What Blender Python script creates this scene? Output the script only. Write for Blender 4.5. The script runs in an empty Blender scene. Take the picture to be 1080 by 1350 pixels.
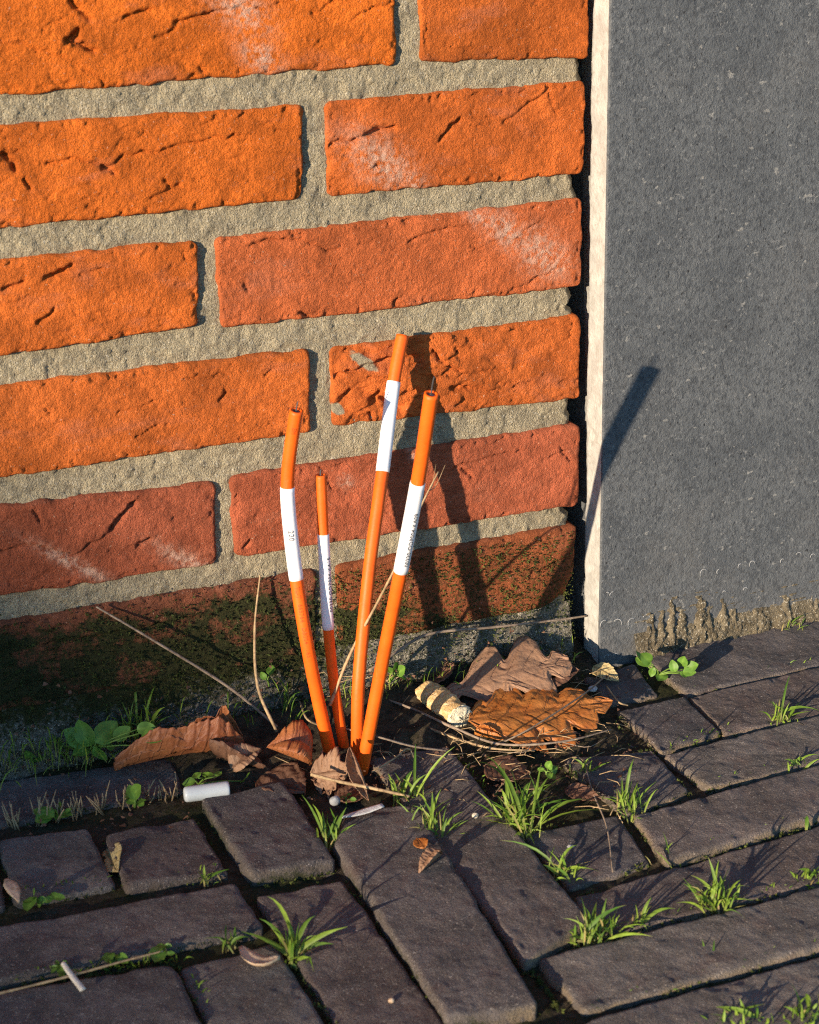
import bpy, math, random
import numpy as np
from mathutils import Vector, Matrix

S = 0.001                                   # everything below is laid out in millimetres
scene = bpy.context.scene
col = scene.collection

# ------------------------------------------------------------------ camera, sky, sun, exposure
CAM = np.array([-462.148, -821.754, 409.142]); FOC = 2262.4
YAW, PITCH, ROLL = 0.40774135, 0.35749437, -0.01008319
def cam_axes():
    ca, sa, cb, sb = math.cos(YAW), math.sin(YAW), math.cos(PITCH), math.sin(PITCH)
    f = np.array([sa*cb, ca*cb, -sb]); r = np.array([ca, -sa, 0.0]); u = np.cross(r, f)
    c, s = math.cos(ROLL), math.sin(ROLL)
    return c*r + s*u, -s*r + c*u, f
CR, CU, CF = cam_axes()
cd = bpy.data.cameras.new('camera'); cam = bpy.data.objects.new('camera', cd); col.objects.link(cam)
cam.matrix_world = Matrix(((CR[0], CU[0], -CF[0], CAM[0]*S), (CR[1], CU[1], -CF[1], CAM[1]*S),
                           (CR[2], CU[2], -CF[2], CAM[2]*S), (0, 0, 0, 1)))
cd.sensor_fit = 'HORIZONTAL'; cd.sensor_width = 24.0; cd.lens = 24.0*FOC/1080.0
cd.clip_start = 0.02; cd.clip_end = 400
cd.dof.use_dof = True; cd.dof.focus_distance = 1.0; cd.dof.aperture_fstop = 16.0
scene.camera = cam
scene.cycles.use_denoising = False; scene.cycles.filter_width = 1.1

SUN_A, SUN_E = math.radians(30.5), math.radians(10.0)
SD = np.array([math.cos(SUN_A)*math.cos(SUN_E), math.sin(SUN_A)*math.cos(SUN_E), -math.sin(SUN_E)])
world = bpy.data.worlds.new('World'); scene.world = world; world.use_nodes = True
wn = world.node_tree.nodes; wl = world.node_tree.links
bg = wn.get('Background') or wn.new('ShaderNodeBackground')
sky = wn.new('ShaderNodeTexSky'); sky.sky_type = 'NISHITA'; sky.sun_disc = False
sky.sun_elevation = SUN_E; sky.sun_rotation = math.radians(90.0) - (SUN_A + math.pi)
sky.air_density = 1.0; sky.dust_density = 0.0; sky.ozone_density = 3.6
wl.new(sky.outputs[0], bg.inputs['Color']); bg.inputs['Strength'].default_value = 0.15
ld = bpy.data.lights.new('sun', 'SUN'); ld.energy = 5.0; ld.angle = math.radians(0.55); ld.color = (1.0, 0.83, 0.62)
sun = bpy.data.objects.new('sun', ld); col.objects.link(sun)
sun.rotation_euler = Vector(SD).to_track_quat('-Z', 'Y').to_euler(); sun.location = (-3, -2, 3)
scene.view_settings.view_transform = 'Standard'; scene.view_settings.look = 'None'
scene.view_settings.gamma = 1.0; scene.view_settings.use_curve_mapping = False
scene.view_settings.exposure = 1.0

# ------------------------------------------------------------------ measuring: photo point -> point on a real plane
ZG, TG = -34.8, 0.022                       # paving top: z = ZG + TG*y
def gz(y): return ZG + TG*y
def ray(px, py): return CF + (px-540)/FOC*CR - (py-675)/FOC*CU
def gp(px, py, dz=0.0):
    d = ray(px, py); s = (ZG + dz + TG*CAM[1] - CAM[2])/(d[2] - TG*d[1]); return CAM + s*d
def wp(px, py, Y=0.0):
    d = ray(px, py); return CAM + (Y-CAM[1])/d[1]*d
def near(px, py, P):                        # the point seen at px,py as far away as P
    d = ray(px, py); return CAM + ((np.asarray(P)-CAM) @ CF)*d

# ------------------------------------------------------------------ noise
def _h(ix, iy, seed):
    n = (ix.astype(np.int64)*374761393 + iy.astype(np.int64)*668265263 + seed*974634777) & 0xffffffff
    n = ((n ^ (n >> 13))*1274126177) & 0xffffffff
    n = ((n ^ (n >> 16))*2246822519) & 0xffffffff
    return ((n ^ (n >> 15)) & 0xffff)/65535.0
def vn(x, y, seed=0):
    x = np.asarray(x, float); y = np.asarray(y, float)
    ix, iy = np.floor(x), np.floor(y); fx, fy = x-ix, y-iy
    fx = fx*fx*fx*(fx*(fx*6-15)+10); fy = fy*fy*fy*(fy*(fy*6-15)+10)
    a, b = _h(ix, iy, seed), _h(ix+1, iy, seed); c, d = _h(ix, iy+1, seed), _h(ix+1, iy+1, seed)
    return (a+(b-a)*fx + (c+(d-c)*fx - a-(b-a)*fx)*fy)*2-1
def fbm(x, y, seed=0, o=4):
    t = 0; a = 1.0; s = 0
    for i in range(o):
        t = t + a*vn(x*2**i+17.3*i, y*2**i-9.1*i, seed+i*31); s += a; a *= 0.5
    return t/s
def sm(x, a, b):
    t = np.clip((x-a)/(b-a), 0, 1); return t*t*(3-2*t)
def polydist(a, b, pts):
    d = np.full(a.shape, 1e9); side = np.zeros(a.shape)
    for (x0, y0), (x1, y1) in zip(pts[:-1], pts[1:]):
        vx, vy = x1-x0, y1-y0; L = vx*vx+vy*vy+1e-9
        t = np.clip(((a-x0)*vx+(b-y0)*vy)/L, 0, 1)
        dd = np.hypot(a-x0-t*vx, b-y0-t*vy); m = dd < d
        d = np.where(m, dd, d); side = np.where(m, np.sign(vx*(b-y0)-vy*(a-x0))*np.sign(vx if vx else 1), side)
    return d, side

# ------------------------------------------------------------------ mesh and object helpers
def mesh(name, V, faces, mats, attrs=None, smooth=True, fmat=None):
    m = bpy.data.meshes.new(name)
    V = np.asarray(V, float)*S
    if isinstance(faces, np.ndarray):
        k = faces.shape[1]; n = len(faces)
        m.vertices.add(len(V)); m.vertices.foreach_set('co', V.ravel())
        m.loops.add(n*k); m.loops.foreach_set('vertex_index', faces.ravel().astype(np.int32))
        m.polygons.add(n); m.polygons.foreach_set('loop_start', np.arange(n, dtype=np.int32)*k)
        m.update(calc_edges=True)
    else:
        m.from_pydata([tuple(v) for v in V], [], [tuple(int(i) for i in f) for f in faces])
    for mm in (mats if isinstance(mats, (list, tuple)) else [mats]): m.materials.append(mm)
    if fmat is not None: m.polygons.foreach_set('material_index', np.asarray(fmat, np.int32))
    for k, v in (attrs or {}).items():
        at = m.attributes.new(k, 'FLOAT', 'POINT'); at.data.foreach_set('value', np.asarray(v, np.float32).ravel())
    m.polygons.foreach_set('use_smooth', [smooth]*len(m.polygons)); m.update()
    return m
def obj(name, V, faces, mats, parent=None, origin=None, **kw):
    """one mesh object; V in world millimetres, origin its own base point"""
    V = np.asarray(V, float); o0 = V.mean(0) if origin is None else np.asarray(origin, float)
    o = bpy.data.objects.new(name, mesh(name, V-o0, faces, mats, **kw)); col.objects.link(o)
    p0 = np.array(parent['_o']) if parent is not None else np.zeros(3)
    o['_o'] = [float(x) for x in o0]
    if parent is not None: o.parent = parent
    o.location = tuple((o0-p0)*S)
    return o
def thing(name, loc, label, cat, group=None):
    o = bpy.data.objects.new(name, None); col.objects.link(o); o.empty_display_size = 0.01
    o.location = tuple(np.asarray(loc, float)*S); o['_o'] = [float(x) for x in loc]
    return tag(o, label, cat, group)
def tag(o, label=None, cat=None, group=None, kind=None):
    for k, v in (('label', label), ('category', cat), ('group', group), ('kind', kind)):
        if v: o[k] = v
    return o
def gridf(n, m, off=0):
    i, j = np.meshgrid(np.arange(n-1), np.arange(m-1), indexing='ij')
    a = (i*m+j+off).ravel(); return np.stack([a, a+m, a+m+1, a+1], 1)
class MB:
    """collects pieces that become ONE mesh"""
    def __init__(s): s.V = []; s.F = []; s.n = 0; s.A = {}
    def add(s, V, F, **at):
        V = np.asarray(V, float); s.V.append(V); s.F.extend([[i+s.n for i in f] for f in (F.tolist() if isinstance(F, np.ndarray) else F)]); s.n += len(V)
        for k, v in at.items(): s.A.setdefault(k, []).append(np.broadcast_to(np.asarray(v, float), (len(V),)))
    def build(s, name, mats, parent=None, **kw):
        at = {k: np.concatenate(v) for k, v in s.A.items()}
        return obj(name, np.concatenate(s.V), s.F, mats, parent, attrs=at, **kw)
def catmull(P, n):
    P = np.asarray(P, float); P = np.vstack([2*P[0]-P[1], P, 2*P[-1]-P[-2]]); out = []
    k = len(P)-3
    for q in np.linspace(0, k-1e-6, n):
        i = int(q); t = q-i; a, b, c, d = P[i:i+4]
        out.append(0.5*((2*b)+(-a+c)*t+(2*a-5*b+4*c-d)*t*t+(-a+3*b-3*c+d)*t**3))
    return np.array(out)
def frames(C, ref=(0.3, 0.5, 0.1)):
    T = np.gradient(C, axis=0); T /= np.linalg.norm(T, axis=1)[:, None]+1e-12
    ref = np.asarray(ref, float); N = []
    n = ref - T[0]*(ref@T[0]); n /= np.linalg.norm(n)
    for t in T:
        n = n - t*(n@t); n /= np.linalg.norm(n); N.append(n.copy())
    N = np.array(N); return T, N, np.cross(T, N)
def tube(C, R, k=8, cap=True, ref=(0.3, 0.5, 0.1)):
    C = np.asarray(C, float); n = len(C); R = np.broadcast_to(np.asarray(R, float), (n,))
    T, N, B = frames(C, ref); a = np.arange(k)*2*np.pi/k
    V = (C[:, None]+R[:, None, None]*(np.cos(a)[None, :, None]*N[:, None]+np.sin(a)[None, :, None]*B[:, None])).reshape(-1, 3)
    F = [[i*k+j, i*k+(j+1) % k, (i+1)*k+(j+1) % k, (i+1)*k+j] for i in range(n-1) for j in range(k)]
    if cap: F += [list(range(k))[::-1], [(n-1)*k+j for j in range(k)]]
    return V, F

# ------------------------------------------------------------------ materials
def nodes(name):
    m = bpy.data.materials.new(name); m.use_nodes = True; nt = m.node_tree
    for n in list(nt.nodes): nt.nodes.remove(n)
    out = nt.nodes.new('ShaderNodeOutputMaterial'); b = nt.nodes.new('ShaderNodeBsdfPrincipled')
    nt.links.new(b.outputs[0], out.inputs['Surface'])
    return m, nt, b, out
class G:
    """small node builder"""
    def __init__(s, nt):
        s.nt = nt; s.tc = nt.nodes.new('ShaderNodeTexCoord'); s.oi = nt.nodes.new('ShaderNodeObjectInfo')
        ad = nt.nodes.new('ShaderNodeVectorMath'); ad.operation = 'MULTIPLY_ADD'
        s.lk(s.oi.outputs['Random'], ad.inputs[0]); ad.inputs[1].default_value = (7.3, 5.1, 3.7); s.lk(s.tc.outputs['Object'], ad.inputs[2])
        s.co = ad.outputs[0]
    def lk(s, a, b): s.nt.links.new(a, b)
    def put(s, v, i):
        if hasattr(v, 'node'): s.lk(v, i)
        elif isinstance(v, tuple) and len(v) == 3 and i.type == 'RGBA': i.default_value = (*v, 1)
        else: i.default_value = v
    def noise(s, sc, det=3, rough=0.6, co=None, stretch=None):
        n = s.nt.nodes.new('ShaderNodeTexNoise'); n.inputs['Scale'].default_value = sc; n.inputs['Detail'].default_value = det
        n.inputs['Roughness'].default_value = rough; c = co or s.co
        if stretch:
            m = s.nt.nodes.new('ShaderNodeMapping'); m.inputs['Scale'].default_value = stretch; s.lk(c, m.inputs[0]); c = m.outputs[0]
        s.lk(c, n.inputs['Vector']); return n.outputs[0]
    def voro(s, sc, feat='F1', out='Distance'):
        n = s.nt.nodes.new('ShaderNodeTexVoronoi'); n.feature = feat; n.inputs['Scale'].default_value = sc; s.lk(s.co, n.inputs['Vector']); return n.outputs[out]
    def ramp(s, v, a, b, lo=0.0, hi=1.0):
        n = s.nt.nodes.new('ShaderNodeMapRange'); n.interpolation_type = 'SMOOTHSTEP'
        for k, x in ((1, a), (2, b), (3, lo), (4, hi)): n.inputs[k].default_value = x
        s.put(v, n.inputs[0]); return n.outputs[0]
    def math(s, op, a, b=0.0):
        n = s.nt.nodes.new('ShaderNodeMath'); n.operation = op; s.put(a, n.inputs[0]); s.put(b, n.inputs[1]); return n.outputs[0]
    def mix(s, f, a, b, mode='MIX'):
        n = s.nt.nodes.new('ShaderNodeMix'); n.data_type = 'RGBA'; n.blend_type = mode
        s.put(f, n.inputs[0]); s.put(a, n.inputs[6]); s.put(b, n.inputs[7]); return n.outputs[2]
    def attr(s, name):
        n = s.nt.nodes.new('ShaderNodeAttribute'); n.attribute_name = name; return n.outputs['Fac']
    def scale(s, c, v):                      # colour times a number
        n = s.nt.nodes.new('ShaderNodeVectorMath'); n.operation = 'SCALE'; s.put(c, n.inputs[0]); s.put(v, n.inputs[3]); return n.outputs[0]
    def bump(s, b, hs, dist, strength=1.0):
        n = s.nt.nodes.new('ShaderNodeBump'); n.inputs['Distance'].default_value = dist; n.inputs['Strength'].default_value = strength
        s.put(hs, n.inputs['Height']); s.lk(n.outputs[0], b.inputs['Normal'])
def spec(b, r, s=0.3): b.inputs['Roughness'].default_value = r; b.inputs['Specular IOR Level'].default_value = s

def moss_over(g, c):
    mo = g.attr('moss')
    t = g.math('ADD', mo, g.math('MULTIPLY', g.math('SUBTRACT', g.noise(330, 4, 0.7), 0.5), 1.5))
    mc = g.mix(g.noise(500, 2), (0.022, 0.020, 0.011), (0.060, 0.062, 0.020))
    return g.mix(g.math('MULTIPLY', g.ramp(t, 0.28, 0.78), g.ramp(mo, 0.02, 0.16)), c, mc)
def m_brick():
    m, nt, b, o = nodes('brick_clay'); g = G(nt)
    c = g.scale(g.oi.outputs['Color'], g.ramp(g.noise(70, 4, 0.65), 0.3, 0.7, 0.78, 1.22))
    c = g.scale(c, g.ramp(g.noise(24, 3, 0.6), 0.3, 0.7, 0.80, 1.14))
    c = g.mix(g.ramp(g.noise(33, 4, 0.7, stretch=(.6, 1, 1.5)), 0.52, 0.72, 0, 0.38), c, (0.46, 0.165, 0.095))
    c = g.mix(g.ramp(g.noise(420, 3, 0.7), 0.55, 0.72, 0, 0.5), c, g.scale(g.oi.outputs['Color'], 0.62))
    c = g.mix(g.ramp(g.noise(760, 2), 0.68, 0.75, 0, 0.75), c, (0.62, 0.42, 0.30))
    st = g.math('MULTIPLY', g.attr('stain'), g.ramp(g.noise(260, 4, 0.75), 0.36, 0.62))
    c = g.mix(st, c, (0.62, 0.40, 0.30))
    c = g.mix(g.ramp(g.math('ADD', g.attr('smear'), g.math('MULTIPLY', g.noise(300, 3), 0.5)), 0.55, 0.8), c, (0.34, 0.29, 0.20))
    c = moss_over(g, c); g.lk(c, b.inputs['Base Color']); spec(b, 0.9, 0.15)
    g.bump(b, g.math('ADD', g.noise(900, 3, 0.7), g.math('MULTIPLY', g.noise(2400, 2), 0.5)), 0.0022); return m
def m_mortar(name='mortar', c1=(0.41, 0.345, 0.230), c2=(0.27, 0.23, 0.160), bmp=0.0026):
    m, nt, b, o = nodes(name); g = G(nt)
    c = g.mix(g.ramp(g.noise(110, 4, 0.7), 0.35, 0.68), c1, c2)
    c = g.mix(g.ramp(g.noise(900, 2, 0.6), 0.58, 0.68, 0, 0.8), c, (0.55, 0.50, 0.40))
    c = g.mix(g.ramp(g.noise(1000, 2, 0.6, stretch=(1.1, 1, 1.05)), 0.61, 0.70, 0, 0.8), c, (0.10, 0.085, 0.06))
    c = moss_over(g, c); g.lk(c, b.inputs['Base Color']); spec(b, 0.95, 0.12)
    g.bump(b, g.math('ADD', g.noise(700, 3, 0.7), g.math('MULTIPLY', g.noise(1700, 2), 0.6)), bmp); return m
def m_paver():
    m, nt, b, o = nodes('paving_clay'); g = G(nt)
    c = g.scale(g.oi.outputs['Color'], g.ramp(g.noise(38, 4, 0.7), 0.3, 0.7, 0.66, 1.36))
    c = g.mix(g.ramp(g.noise(60, 3), 0.52, 0.7, 0, 0.45), c, (0.095, 0.054, 0.048))
    c = g.mix(g.ramp(g.noise(500, 3, 0.7), 0.55, 0.75, 0, 0.55), c, g.scale(c, 0.5))
    c = g.mix(g.ramp(g.noise(1050, 2, 0.5), 0.635, 0.70, 0, 0.9), c, (0.38, 0.33, 0.29))
    c = g.mix(g.ramp(g.noise(120, 5, 0.8), 0.62, 0.78, 0, 0.4), c, (0.23, 0.20, 0.18))
    wr = g.math('MULTIPLY', g.attr('sunlit_wear'), g.ramp(g.noise(150, 4, 0.7), 0.34, 0.6))
    c = g.mix(wr, c, (0.23, 0.17, 0.105))  # tan of worn and sunlit edges, put into the colour
    c = moss_over(g, c); g.lk(c, b.inputs['Base Color']); spec(b, 0.78, 0.32)
    g.bump(b, g.math('ADD', g.noise(800, 3, 0.7), g.math('MULTIPLY', g.noise(2200, 2), 0.5)), 0.0018); return m
def m_stone():
    m, nt, b, o = nodes('blue_limestone'); g = G(nt)
    c = g.mix(g.ramp(g.noise(26, 5, 0.7), 0.34, 0.64), (0.080, 0.086, 0.093), (0.108, 0.114, 0.120))
    c = g.mix(g.ramp(g.noise(330, 4, 0.8, stretch=(1, 1, 0.8)), 0.45, 0.62, 0, 0.8), c, (0.048, 0.052, 0.058))
    c = g.mix(g.ramp(g.noise(330, 4, 0.75), 0.57, 0.70, 0, 0.6), c, (0.24, 0.24, 0.235))
    c = g.mix(g.ramp(g.noise(700, 2, 0.5, stretch=(1, 1, 0.45)), 0.66, 0.72, 0, 0.9), c, (0.02, 0.02, 0.022))
    c = g.mix(g.ramp(g.noise(14, 6, 0.75, stretch=(1, 1, .5)), 0.55, 0.75, 0, 0.16), c, (0.20, 0.195, 0.185))
    c = g.mix(g.ramp(g.noise(150, 2, 0.5, stretch=(1, 1, 1.6)), 0.70, 0.74, 0, 0.65), c, (0.27, 0.26, 0.24))
    c = g.mix(g.math('MULTIPLY', g.attr('stain'), g.ramp(g.noise(90, 4, 0.7), 0.35, 0.65, 0.1, 0.75)), c, (0.16, 0.15, 0.14))
    g.lk(c, b.inputs['Base Color']); spec(b, 0.62, 0.3)
    g.bump(b, g.math('ADD', g.noise(520, 4, 0.75), g.math('MULTIPLY', g.noise(1500, 2), 0.4)), 0.0009); return m
def m_plain(name, c, rough=0.6, sp=0.3, var=0.2, sc=150, bmp=0.0003, c2=None):
    m, nt, b, o = nodes(name); g = G(nt)
    cc = g.scale(g.mix(0.0, c, c), g.ramp(g.noise(sc, 4, 0.65), 0.3, 0.7, 1-var, 1+var))
    if c2: cc = g.mix(g.ramp(g.noise(sc*2.3, 4, 0.7), 0.48, 0.66), cc, c2)
    g.lk(cc, b.inputs['Base Color']); spec(b, rough, sp)
    if bmp: g.bump(b, g.noise(sc*5, 3, 0.7), bmp)
    return m
def m_leaf(name, c1, c2, dark, rough=0.6, sp=0.35, trans=0.15, bmp=0.0006):
    m, nt, b, o = nodes(name); g = G(nt)
    c = g.mix(g.ramp(g.noise(70, 4, 0.7), 0.32, 0.68), c1, c2)
    c = g.mix(g.ramp(g.noise(160, 4, 0.75), 0.56, 0.74, 0, 0.75), c, dark)
    c = g.mix(g.math('MULTIPLY', g.attr('vein'), 0.75), c, tuple(x*0.8 for x in dark))
    g.lk(c, b.inputs['Base Color']); spec(b, rough, sp)
    tr = nt.nodes.new('ShaderNodeBsdfTranslucent'); g.lk(c, tr.inputs['Color'])
    mx = nt.nodes.new('ShaderNodeMixShader'); mx.inputs[0].default_value = trans
    g.lk(b.outputs[0], mx.inputs[1]); g.lk(tr.outputs[0], mx.inputs[2]); g.lk(mx.outputs[0], o.inputs['Surface'])
    g.bump(b, g.math('ADD', g.noise(420, 4, 0.7), g.math('MULTIPLY', g.attr('vein'), 0.6)), bmp); return m
def m_green(name, c1, c2, trans=0.35, rough=0.5):
    m, nt, b, o = nodes(name); g = G(nt)
    c = g.mix(g.attr('tint'), c1, c2)
    c = g.mix(g.attr('dry'), c, (0.42, 0.31, 0.14))
    c = g.scale(c, g.ramp(g.noise(200, 2), 0.3, 0.7, 0.8, 1.2))
    g.lk(c, b.inputs['Base Color']); spec(b, rough, 0.35)
    tr = nt.nodes.new('ShaderNodeBsdfTranslucent'); g.lk(c, tr.inputs['Color'])
    mx = nt.nodes.new('ShaderNodeMixShader'); mx.inputs[0].default_value = trans
    g.lk(b.outputs[0], mx.inputs[1]); g.lk(tr.outputs[0], mx.inputs[2]); g.lk(mx.outputs[0], o.inputs['Surface']); return m
def m_duct():
    m, nt, b, o = nodes('orange_plastic'); g = G(nt)
    c = g.scale(g.mix(0.0, (0.80, 0.112, 0.007), (1, 1, 1)), g.ramp(g.noise(60, 4, 0.7), 0.3, 0.7, 0.86, 1.08))
    c = g.mix(g.ramp(g.noise(420, 3, 0.7, stretch=(1, 1, .12)), 0.62, 0.74, 0, 0.35), c, (0.62, 0.20, 0.06))
    d = g.math('ADD', g.attr('dirt'), g.math('MULTIPLY', g.math('SUBTRACT', g.noise(300, 5, 0.8), 0.5), 1.1))
    c = g.mix(g.ramp(d, 0.42, 0.75, 0, 0.8), c, (0.13, 0.075, 0.04))
    g.lk(c, b.inputs['Base Color']); spec(b, 0.5, 0.3); g.bump(b, g.noise(500, 3, 0.7), 0.00012); return m
def m_soil():
    m, nt, b, o = nodes('soil'); g = G(nt)
    c = g.mix(g.ramp(g.noise(120, 5, 0.75), 0.35, 0.65), (0.036, 0.028, 0.019), (0.090, 0.070, 0.046))
    c = g.mix(g.ramp(g.noise(700, 3, 0.6), 0.6, 0.7, 0, 0.8), c, (0.17, 0.14, 0.10))
    c = moss_over(g, c); g.lk(c, b.inputs['Base Color']); spec(b, 0.95, 0.15)
    g.bump(b, g.noise(500, 5, 0.75), 0.003); return m

M = dict(brick=m_brick(), mortar=m_mortar(), footing=m_mortar('rough_footing', (0.20, 0.18, 0.145), (0.11, 0.10, 0.08), 0.002),
    paver=m_paver(), stone=m_stone(), soil=m_soil(),
    strip=m_plain('pale_joint_filler', (0.37, 0.355, 0.325), 0.85, 0.15, 0.16, 90, 0.0008, (0.30, 0.285, 0.255)),
    crust=m_mortar('sandy_crust', (0.21, 0.17, 0.112), (0.10, 0.08, 0.052), 0.002),
    lime=m_plain('lime_stain', (0.28, 0.28, 0.28), 0.9, 0.1, 0.25, 400),
    orange=m_duct(),
    white=m_plain('white_label', (0.80, 0.78, 0.79), 0.42, 0.4, 0.03, 160, 0.00005),
    ink=m_plain('black_ink', (0.02, 0.02, 0.022), 0.6, 0.2, 0.0, 100, 0),
    faint=m_plain('faded_print', (0.50, 0.075, 0.012), 0.5, 0.3, 0.15, 900, 0),
    core=m_plain('grey_core', (0.10, 0.10, 0.11), 0.6, 0.3, 0.2, 400),
    wire=m_plain('dark_wire', (0.05, 0.05, 0.055), 0.45, 0.5, 0.2, 400),
    oak=m_leaf('oak_leaf_brown', (0.27, 0.150, 0.090), (0.36, 0.205, 0.120), (0.17, 0.10, 0.075)),
    rust=m_leaf('rust_leaf', (0.38, 0.115, 0.022), (0.46, 0.175, 0.040), (0.15, 0.055, 0.02), 0.42, 0.5),
    brown=m_leaf('brown_leaf', (0.25, 0.076, 0.028), (0.36, 0.128, 0.044), (0.10, 0.042, 0.024), 0.5, 0.45),
    dark=m_leaf('dark_leaf', (0.115, 0.055, 0.034), (0.18, 0.088, 0.05), (0.06, 0.03, 0.022)),
    tan=m_leaf('tan_leaf', (0.25, 0.135, 0.078), (0.36, 0.21, 0.125), (0.20, 0.11, 0.06)),
    yellow=m_leaf('yellow_leaf', (0.46, 0.34, 0.14), (0.56, 0.44, 0.22), (0.25, 0.16, 0.06)),
    grass=m_green('grass_green', (0.075, 0.17, 0.018), (0.25, 0.36, 0.045), 0.4),
    weed=m_green('weed_green', (0.085, 0.19, 0.025), (0.19, 0.33, 0.05), 0.3),
    mossg=m_green('moss_green', (0.022, 0.034, 0.008), (0.12, 0.14, 0.028), 0.2, 0.8),
    straw=m_plain('straw', (0.36, 0.25, 0.135), 0.7, 0.25, 0.3, 120, 0.0003, (0.22, 0.14, 0.075)),
    twig=m_plain('grey_twig', (0.24, 0.18, 0.13), 0.75, 0.25, 0.3, 120, 0.0003, (0.14, 0.10, 0.075)),
    cork=m_plain('cork_paper', (0.60, 0.38, 0.16), 0.75, 0.25, 0.22, 140, 0.0015, (0.66, 0.50, 0.30)),
    fibre=m_plain('filter_fibre', (0.80, 0.70, 0.50), 0.9, 0.1, 0.18, 400, 0.0012),
    plug=m_plain('white_plastic', (0.50, 0.52, 0.52), 0.35, 0.45, 0.04, 100, 0.00005),
    husk=m_plain('husk', (0.56, 0.40, 0.26), 0.6, 0.35, 0.2, 150, 0.0004, (0.42, 0.26, 0.15)),
    shell=m_plain('pale_shell', (0.50, 0.43, 0.33), 0.6, 0.3, 0.1, 200),
    paper=m_plain('grey_paper', (0.52, 0.50, 0.47), 0.8, 0.2, 0.15, 200, 0.0005),
    stick=m_plain('pale_stick', (0.60, 0.53, 0.44), 0.75, 0.25, 0.2, 200, 0.0004),
    render=m_plain('occluder_body', (0.24, 0.20, 0.16), 0.8, 0.2, 0.2, 3, 0), occ_top=m_plain('occluder_top', (0.20, 0.08, 0.05), 0.8, 0.2, 0.2, 3, 0))  # body and top colours of the added occluder

# ------------------------------------------------------------------ a weathered block face: bricks and pavers
def block(quad, n_dir, res, hf, depth, r, wob, rc, seed, chip=None):
    """quad: 4 world points (a0b0, a1b0, a1b1, a0b1). Returns V, F, dict of locals"""
    q = np.asarray(quad, float)
    La = 0.5*(np.linalg.norm(q[1]-q[0])+np.linalg.norm(q[2]-q[3])); Lb = 0.5*(np.linalg.norm(q[3]-q[0])+np.linalg.norm(q[2]-q[1]))
    na, nb = max(6, int(La/res)+1), max(6, int(Lb/res)+1)
    a, b = np.meshgrid(np.linspace(0, La, na), np.linspace(0, Lb, nb), indexing='ij')
    dx = np.minimum(a, La-a); dy = np.minimum(b, Lb-b)
    inc = (dx < rc) & (dy < rc); hyp = np.hypot(rc-dx, rc-dy)
    d = np.where(inc, rc-hyp, np.minimum(dx, dy))
    over = inc & (d < 0); k = np.where(over, rc/np.maximum(hyp, 1e-6), 1)
    cx = np.where(a < La/2, rc, La-rc); cy = np.where(b < Lb/2, rc, Lb-rc)
    a2 = np.where(over, cx+(a-cx)*k, a); b2 = np.where(over, cy+(b-cy)*k, b); d = np.maximum(d, 0)
    rr = r*(1+0.45*fbm(a2/14, b2/14, seed+5, 3))
    e = np.clip(1-d/rr, 0, 1); drop = rr*(1-np.sqrt(np.maximum(1-e*e, 0)))
    edge = 1-sm(d, 0, 9)
    n = hf(a2, b2, d, La, Lb)*sm(d, -0.5, 2.0) - drop
    if chip is not None: n = n - chip(a2, b2, La, Lb)
    a3 = a2+wob*edge*fbm(a2/9, b2/9, seed+1, 3); b3 = b2+wob*edge*fbm(a2/9+40, b2/9, seed+2, 3)
    u = (a3/La)[..., None]; v = (b3/Lb)[..., None]
    P = q[0]*(1-u)*(1-v)+q[1]*u*(1-v)+q[2]*u*v+q[3]*(1-u)*v
    N = np.asarray(n_dir, float); V = P+N*n[..., None]
    ring = [(i, 0) for i in range(na)]+[(na-1, j) for j in range(1, nb)]+[(i, nb-1) for i in range(na-2, -1, -1)]+[(0, j) for j in range(nb-2, 0, -1)]
    ri = np.array([i*nb+j for i, j in ring]); base = V.reshape(-1, 3); m = len(ri); rings = [ri]; Vs = [base]; off = len(base)
    nn = n.reshape(-1)[ri]
    dd = [np.zeros(na*nb)]
    for t in (0.3, 1.0):
        jit = 0.7*fbm(base[ri][:, 0]/5+t*30, (base[ri][:, 1]+base[ri][:, 2])/5, seed+9, 3)
        cen = base.mean(0); outw = base[ri]-cen; outw -= np.outer(outw@N, N); outw /= np.linalg.norm(outw, axis=1)[:, None]
        Vs.append(base[ri]+N*((-depth-nn)*t)[:, None]+outw*(jit*(1 if t < 1 else 0))[:, None]); rings.append(off+np.arange(m)); off += m
        dd.append(np.full(m, t*depth))
    F = [gridf(na, nb)]
    for r0, r1 in zip(rings[:-1], rings[1:]):
        F.append(np.stack([r0, r1, np.roll(r1, -1), np.roll(r0, -1)], 1))
    F = np.concatenate(F)
    ext = lambda x, sk: np.concatenate([np.asarray(x).ravel(), np.full(2*m, 0.0)+sk])
    return np.concatenate(Vs), F[:, ::-1] if np.cross(q[1]-q[0], q[3]-q[0])@N < 0 else F, dict(d=ext(d, 0), n=ext(n, -depth), skirt=np.concatenate(dd), drop=ext(drop, r))

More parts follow.
